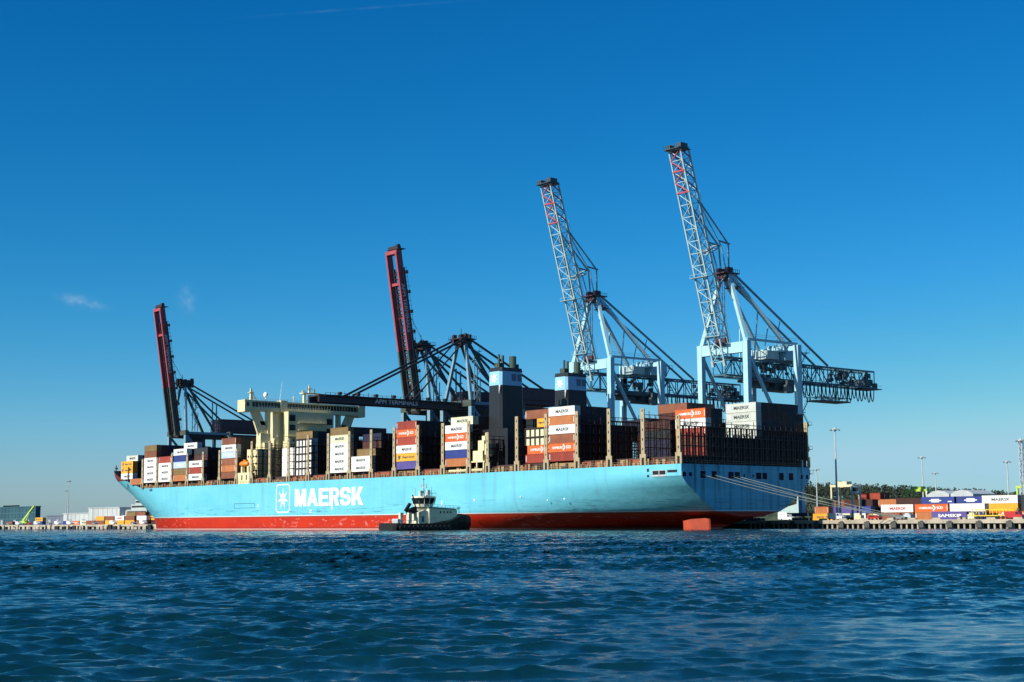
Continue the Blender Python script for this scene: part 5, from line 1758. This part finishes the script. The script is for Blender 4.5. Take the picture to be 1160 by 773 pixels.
def straddle(s, t, label, mat='straddle', h=11.5):
    r = thing("straddle_carrier", (-s, t, G), label, "straddle carrier", "straddle carriers in the yard")
    mb = MB()
    for ds in (-4.2, 4.2):
        for dt in (-2.2, 2.2):
            mb.bar(P(s + ds, t + dt, G + 1), P(s + ds, t + dt, G + h), .55, .6)
    for dt in (-2.2, 2.2):
        mb.bar(P(s - 4.6, t + dt, G + h), P(s + 4.6, t + dt, G + h), .7, .8); mb.bar(P(s - 5, t + dt, G + 1.3), P(s + 5, t + dt, G + 1.3), .8, .8)
    for ds in (-4.2, 0, 4.2):
        mb.bar(P(s + ds, t - 2.2, G + h + .1), P(s + ds, t + 2.2, G + h + .1), .6, .6)
    mb.sbox(s - 1.5, s + 2.5, t - 1.4, t + 1.4, G + h + .4, G + h + 1.5)
    f = mb.build("frame", [mat], r)
    mb = MB(); mb.sbox(s - 6, s - 4.4, t - 2.6, t - .8, G + h - 2.6, G + h - .3); c = mb.build("cab", ['van_white'], r)
    mb = MB(); mb.sbox(s - 6.03, s - 4.8, t - 2.63, t - 1.2, G + h - 1.9, G + h - .8); mb.build("window", ['glass_dark'], c, root=r)
    for ds in (-3.6, -1.2, 1.2, 3.6):
        for dt in (-2.2, 2.2):
            mb = MB(); mb.tube(P(s + ds, t + dt - .25, G + .6), P(s + ds, t + dt + .25, G + .6), .6, 12); mb.build("wheel", ['rubber'], r)


straddle(16.5, 98, "cream straddle carrier with white cab behind the tall lamp mast")
straddle(33, 165, "lime yellow straddle carrier above the navy and brown stacks", 'lime', 11)
straddle(-22, 150, "lime yellow straddle carrier above the right hand navy stack", 'lime', 11)


def vehicle(name, s, t, label, cat, mat, L=4.4, Wd=1.8, van=False, grp=None):
    r = thing(name, (-s, t, G), label, cat, grp)
    mb = MB()
    if van:
        pr = [(-L / 2, .35), (L / 2, .35), (L / 2, 1.1), (L / 2 - .8, 1.3), (L / 2 - 1.3, 2.2), (-L / 2, 2.25)]
    else:
        pr = [(-L / 2, .35), (L / 2, .35), (L / 2, .8), (L / 2 - 1.0, .95), (L / 2 - 1.7, 1.45), (-L / 2 + .8, 1.45), (-L / 2, .95)]
    mb.prism([(-s + x, G + z) for x, z in pr], t - Wd / 2, t + Wd / 2)
    mb.build("body", [mat], r)
    mb = MB()
    if van:
        mb.prism([(-s + L / 2 - 2.0, G + 1.35), (-s + L / 2 - .95, G + 1.35), (-s + L / 2 - 1.4, G + 2.05), (-s + L / 2 - 2.0, G + 2.05)], t - Wd / 2 - .015, t + Wd / 2 + .015)
    else:
        mb.prism([(-s - L / 2 + .6, G + .98), (-s + L / 2 - 1.1, G + .98), (-s + L / 2 - 1.75, G + 1.38), (-s - L / 2 + 1.0, G + 1.38)], t - Wd / 2 - .015, t + Wd / 2 + .015)
    mb.build("window", ['glass_dark'], r)
    for x in (-L / 2 + .8, L / 2 - .8):
        for y in (-Wd / 2 + .05, Wd / 2 - .05):
            mb = MB(); mb.tube((-s + x, t + y - .1, G + .33), (-s + x, t + y + .1, G + .33), .33, 12); mb.build("wheel", ['rubber'], r)


vehicle("van", -.8, 70, "white van parked on the quay edge under the mooring ropes", "van", 'van_white', 5.6, 2, True)
vehicle("van", 55, 114, "low white van beside the white loader at the stern", "van", 'van_white', 5.4, 2, True)
vehicle("car", -16, 69, "small red car on the quay below the orange lettered container", "car", 'van_red')
vehicle("car", -25, 69.5, "grey car on the quay left of the violet lettered container", "car", 'van_grey')
vehicle("van", -64, 69, "red van at the right edge of the quay", "van", 'van_red', 5.4, 2, True)
cars = [(474, 'van_white', "first white car"), (486, 'van_grey', "first grey car"), (512, 'van_white', "second white car"), (537, 'van_grey', "second grey car"), (572, 'van_white', "third white car"), (590, 'van_white', ""), (603, 'van_grey', ""),
        (622, 'van_white', ""), (634, 'van_red', ""), (652, 'van_white', ""), (668, 'van_grey', ""), (700, 'van_white', "")]
PLC = ["just left of the ship's stem", "below the yellow lettered box left of the stem", "below the fourth box column of the far quay", "below the second box column of the far quay", "left of the box columns on the far quay",
       "below the gap left of the white terrace", "below the right half of the white warehouse", "below the middle of the white warehouse", "below the white warehouse", "below the left half of the white warehouse", "right of the lime crane", "below the grey shed"]
for (s, m_, _), pl_ in zip(cars, PLC):
    vn = m_ == 'van_white'
    vehicle("van" if vn else "car", s, 66.5, f"{'white van' if vn else ('red car' if m_ == 'van_red' else 'grey car')} parked along the far quay, {pl_}", "van" if vn else "car", m_, 6.0 if vn else 4.4, 2.1 if vn else 1.8, vn, "vehicles along the far quay")

# yellow skeletal trailer, yellow loader and white loader
r = thing("trailer", (52.5, 75, G), "empty yellow frame trailer on the quay in front of the yellow container", "trailer")
mb = MB()
for t in (74, 76.2):
    mb.sbox(-58.5, -46.8, t, t + .25, G + .9, G + 1.2); mb.sbox(-58.5, -46.8, t, t + .2, G + 2.7, G + 2.9)
for k in range(6):
    s = -58.4 + 2.26 * k
    for t in (74, 76.2):
        mb.sbox(s, s + .2, t, t + .2, G + 1.2, G + 2.7)
    mb.sbox(s, s + .2, 74.25, 76.2, G + .95, G + 1.15)
mb.build("frame", ['yellow'], r)
for s in (-57, -55.6, -49):
    for t in (74.1, 76.3):
        mb = MB(); mb.tube(P(s, t - .2, G + .5), P(s, t + .2, G + .5), .5, 12); mb.build("wheel", ['rubber'], r)
r = thing("forklift", (60, 75, G), "bright yellow forklift with raised cab right of the frame trailer", "forklift")
mb = MB(); mb.sbox(-61, -58.6, 74.2, 76, G + .5, G + 1.9); mb.sbox(-60.4, -59.4, 74.3, 75.9, G + 2.5, G + 2.65)
for s in (-60.4, -59.5):
    for t in (74.3, 75.8):
        mb.sbox(s, s + .1, t, t + .1, G + 1.9, G + 2.5)
mb.build("body", ['yellow'], r)
mb = MB(); mb.sbox(-61.5, -61.3, 74.5, 74.65, G + .2, G + 3.2); mb.sbox(-61.5, -61.3, 75.5, 75.65, G + .2, G + 3.2); mb.sbox(-62.6, -61.5, 74.5, 74.65, G + .2, G + .3); mb.sbox(-62.6, -61.5, 75.5, 75.65, G + .2, G + .3); mb.build("mast", ['crane_dark'], r)
for s in (-60.6, -59):
    for t in (74.2, 76):
        mb = MB(); mb.tube(P(s, t - .15, G + .45), P(s, t + .15, G + .45), .45, 12); mb.build("wheel", ['rubber'], r)

r = thing("loader", (-20.8, 75, G), "white wedge shaped yard loader with tall pointed post beside the ship's stern", "loader")
mb = MB(); mb.prism([(-26.2, G + 3.0), (-15.6, G + 2.6), (-15.2, G + 5.6), (-15.9, G + 9.6), (-16.6, G + 9.6), (-17.2, G + 6.0), (-21, G + 5.2)], 73.4, 76.6); mb.build("body", ['crane_white'], r)
mb = MB(); mb.sbox(21.8, 26, 73.3, 76.7, G + .5, G + 2.95); c = mb.build("cab", ['van_white'], r)
mb = MB(); mb.sbox(22.6, 25, 73.25, 73.5, G + 1.4, G + 2.4); mb.build("window", ['glass_dark'], c, root=r)
for s in (16.4, 18.6, 21, 25):
    for t in (73.7, 76.4):
        mb = MB(); mb.tube(P(s, t - .25, G + .7), P(s, t + .25, G + .7), .7, 12); mb.build("wheel", ['rubber'], r)
mb = MB(); mb.sbox(16, 22, 74, 76, G + 1.2, G + 2.6); mb.sbox(16.2, 17.8, 73.5, 74, G + 2.0, G + 2.6); mb.build("chassis", ['crane_dark'], r)

r.location = Vector(r.location) + Vector((-37, 45, 0))

# concrete barriers and low pallets of cargo along the quay edge
b_first = None
rb_ = random.Random(17)
for k in range(9):
    mb = None
    s = 1.5 - 8.4 * k + rb_.uniform(-1, 1)
    if b_first is None:
        mb = MB(); mb.prism([(-1.5, 0), (1.5, 0), (1.4, .2), (1.3, .55), (-1.3, .55), (-1.4, .2)], -.3, .3); b_first = mb.build("concrete_barrier", ['concrete']); o = b_first
    else:
        o = b_first.copy(); COL.objects.link(o)
    o.location = (-s, 66.2, G); tag(o, "low pale concrete barrier in the row along the quay edge", "barrier", "concrete barriers along the quay edge")
p_first = None
for k, (s, tt, m_, lab) in enumerate(((-6.5, 74, 'straddle', "pale sheeted cargo pallet near the white van"), (-10, 76, 'fitting', "brown cargo pallet under the white red lettered container"), (-14, 73, 'straddle', "pale sheeted cargo pallet left of the small red car"),
                                      (-27, 71, 'galv', "grey cargo pallet right of the grey car"), (-46, 76, 'straddle', "pale sheeted cargo pallet left of the yellow trailer"), (-20, 76, 'fitting2', "reddish cargo pallet behind the small red car"))):
    mb = MB(); mb.box(s * -1 - 1.3, s * -1 + 1.3, tt - .9, tt + .9, G + .15, G + 1.5)
    mb.box(s * -1 - .9, s * -1 + .7, tt - .7, tt + .7, G + 1.5, G + 2.0)
    for e in (-1.1, 0, 1.1):
        mb.box(s * -1 + e - .1, s * -1 + e + .1, tt - .9, tt + .9, G, G + .15)
    tag(mb.build("cargo_pallet", [m_]), lab, "pallet", "cargo pallets on the quay")
for s, lab in ((5.8, "left one of two white arched shelters over the container rows"), (-3.6, "right hand white arched shelter over the container rows")):
    r = thing("shelter", (-s, 140, G), lab, "shelter", "white arched shelters in the yard")
    mb = MB(); mb.prism([(-s - 4.4, G), (-s - 4.4, G + 8.8), (-s - 2.5, G + 9.8), (-s, G + 10.2), (-s + 2.5, G + 9.8), (-s + 4.4, G + 8.8), (-s + 4.4, G)], 136, 150); mb.build("canopy", ['galv'], r)
    mb = MB(); mb.box(-s - 2, -s + 2, 135.9, 135.99, G, G + 4.5); mb.build("door", ['van_grey'], r)

# bollards on the quay edge
mb = MB(); mb.tube((0, 0, 0), (0, 0, .6), .3, 12, 0, .22); mb.tube((0, 0, .6), (0, 0, .8), .42, 12)
b0_ = None
for s, lab in ((-31.2, "black bollard holding most of the mooring ropes"), (-27, "black bollard holding the single mooring rope"), (-70, "black bollard near the right edge of the quay"), (-50, "black bollard in front of the yellow trailer")):
    if b0_ is None: b0_ = mb.build("bollard", ['rubber']); o = b0_
    else: o = b0_.copy(); COL.objects.link(o)
    o.location = (-s, 63.6, G); tag(o, lab, "bollard", "bollards on the quay edge")


# ------------------------------------------------------------------ buildings and machines beyond the bow
def hall(name, s0, s1, t0, t1, z1, wall, label, cat, trim='roof_grey', nwin=0, bands=0, roofstep=None, rib=True):
    r = thing(name, (-(s0 + s1) / 2, (t0 + t1) / 2, G), label, cat)
    mb = MB(); mb.sbox(s0, s1, t0, t1, G, z1)
    if rib:
        s = s0 + 4
        while s < s1 - 2:
            mb.sbox(s, s + .35, t0 - .18, t0 - .002, G, z1 - .3); s += 7.3
    w = mb.build("wall", [wall], r)
    mb = MB(); mb.sbox(s0 - .4, s1 + .4, t0 - .4, t1 + .4, z1, z1 + .5)
    if roofstep: mb.sbox(roofstep[0], roofstep[1], t0 + 2, t1 - 2, z1 + .5, z1 + roofstep[2])
    mb.build("roof", [trim], r)
    for k in range(bands):
        z = G + (z1 - G) * (k + 1) / (bands + 1)
        mb = MB(); mb.sbox(s0, s1, t0 - .26, t0 - .19, z - .25, z + .25); mb.build("trim_band", ['teal_light'], r)
    for k in range(nwin):
        s = s0 + (s1 - s0) * (k + .5) / nwin
        mb = MB(); mb.sbox(s - 2.4, s + 2.4, t0 - .3, t0 - .02, G, G + 4.2); mb.build("door", ['roof_grey'], r)
    return r


hall("warehouse", 852, 990, 160, 164, 17.2, 'teal_wall', "large dark teal warehouse at the left edge of the harbour", "warehouse", 'teal_light', 5, 2, (890, 925, 1.6))
hall("shed", 798, 843, 165, 178, 9.6, 'grey_wall', "low grey shed between the teal warehouse and the lamp masts", "shed", 'grey_wall', 3)
hall("warehouse", 705, 752, 140, 153, 10.6, 'white_wall', "lower left block of white warehouse behind the lamp masts", "warehouse", 'white_wall', 2)
hall("warehouse", 655, 704.5, 138, 152, 14.0, 'white_wall', "tallest middle block of white warehouse", "warehouse", 'white_wall', 2)
hall("warehouse", 612, 654.5, 142, 155, 11.6, 'white_wall', "right hand block of white warehouse nearest the ship's bow", "warehouse", 'white_wall', 2)
r = thing("terminal_building", (-575, 118, G), "pale grey stepped terminal building with roof masts just left of the ship's bow", "building")
mb = MB(); mb.sbox(557, 593, 110, 128, G, 8.5); mb.sbox(560, 588, 111, 127, 8.5, 12); mb.sbox(563, 584, 112, 126, 12, 15.2); mb.sbox(568, 580, 113, 125, 15.2, 18); w = mb.build("wall", ['terminal_wall'], r)
for z, a, c in ((6.2, 558, 592), (9.8, 561, 587), (13.2, 564, 583), (16.3, 569, 579)):
    mb = MB(); mb.sbox(a, c, 109.9 + (z - 6) * .28, 112 + (z - 6) * .28, z, z + 1.1); mb.build("window_band", ['glass_dark'], w, root=r)
for s, zt in ((570, 24.5), (575, 26), (582, 22), (586, 18)):
    mb = MB(); mb.tube(P(s, 118, 12), P(s, 118, zt), .35, 6); mb.sbox(s - 1, s + 1, 117.8, 118.2, zt - 2, zt - 1.7); mb.build("roof_mast", ['crane_blue'], r)
r = thing("chimney", (-604, 128, G), "slim dark chimney beside the pale grey terminal building", "chimney")
mb = MB(); mb.tube(P(604, 128, G), P(604, 128, 19.5), .8, 10, 0, .6); mb.build("stack", ['crane_dark'], r)

r = thing("mobile_crane", (-694, 90, G), "lime green mobile crane with raised boom on the far quay", "mobile crane")
mb = MB(); mb.bar(P(703, 90, 5.2), P(684.5, 90, 15.6), 1.5, 1.5, w2=.9, h2=.9, mi=0); b_ = mb.build("boom", ['lime'], r)
mb = MB(); mb.bar(P(698, 90, 5.4), P(692, 90, 10.6), .6); mb.build("ram", ['crane_white'], r)
mb = MB(); mb.sbox(697, 706, 88.6, 91.4, G + .9, G + 2.7); mb.sbox(694, 697, 88.6, 90, G + .9, G + 3.2); mb.build("body", ['lime'], r)
mb = MB(); mb.sbox(694.4, 696.6, 88.5, 88.7, G + 2, G + 3); mb.build("window", ['glass_dark'], r)
for s in (696, 699, 702, 705):
    for t in (88.6, 91.4):
        mb = MB(); mb.tube(P(s, t - .25, G + .75), P(s, t + .25, G + .75), .75, 12); mb.build("wheel", ['rubber'], r)


# ------------------------------------------------------------------ wooded rise behind the yard
def woods():
    m, n, l, p = newmat("foliage")
    oi = n.new("ShaderNodeNewGeometry")
    nz = n.new("ShaderNodeTexNoise"); nz.inputs["Scale"].default_value = .12; nz.inputs["Detail"].default_value = 3
    l.new(oi.outputs["Position"], nz.inputs["Vector"])
    mx = n.new("ShaderNodeMix"); mx.data_type = 'RGBA'
    mx.inputs["A"].default_value = (0.014, 0.034, 0.020, 1); mx.inputs["B"].default_value = (0.045, 0.060, 0.032, 1)
    rmp = n.new("ShaderNodeMapRange"); rmp.inputs[1].default_value = .35; rmp.inputs[2].default_value = .65
    l.new(nz.outputs[0], rmp.inputs[0]); l.new(rmp.outputs[0], mx.inputs["Factor"]); l.new(mx.outputs["Result"], p.inputs["Base Color"])
    p.inputs["Roughness"].default_value = .8
    M['foliage'] = m
    hm = MB()
    prof = [(330, 4), (400, 10), (440, 13), (480, 16), (560, 21), (620, 25), (660, 28), (720, 28), (800, 24), (900, 12), (980, 3)]
    vs = []
    for s, z in prof:
        vs += [(-s, 860, 2.5), (-s, 905, z), (-s, 1020, z * .9), (-s, 1100, 2.5)]
    hm.add(vs, [(4 * i + k, 4 * i + 4 + k, 4 * i + 5 + k, 4 * i + 1 + k) for i in range(len(prof) - 1) for k in range(3)])
    tag(hm.build("hill", ['foliage']), kind="structure")
    rr_ = random.Random(4)
    tb = MB()
    for i in range(1500):
        s = rr_.uniform(340, 940); t = rr_.uniform(866, 990)
        zb = float(np.interp(s, [a for a, _ in prof], [c for _, c in prof])) * min(1, (t - 858) / 45) + 1
        hgt = rr_.uniform(7, 14.5); wd_ = rr_.uniform(2.4, 4.8); con = rr_.random() < .55
        tb.tube((-s, t, zb - 2), (-s, t, zb + hgt * .9), .35, 4, 0, .08)
        for k in range(34):
            u = rr_.random() ** .8
            zz = zb + hgt * (.02 + .98 * u)
            rad = wd_ * ((1 - u) * .9 + .1) if con else wd_ * math.sqrt(max(.05, 1 - (2 * u - .9) ** 2 * .8))
            a = rr_.uniform(0, 6.28); q = rad * math.sqrt(rr_.random())
            c = Vector((-s + q * math.cos(a), t + q * math.sin(a), zz))
            e = rr_.uniform(.8, 1.9)
            v3 = [c + Vector((rr_.uniform(-e, e), rr_.uniform(-e, e), rr_.uniform(-e, e) * .8)) for _ in range(4)]
            tb.add(v3, [(0, 1, 2), (0, 2, 3)])
    tag(tb.build("woods", ['foliage']), "dark evergreen wood on the low rise behind the container yard", "woods", None, "stuff")


woods()
print("containers:", NCONT)
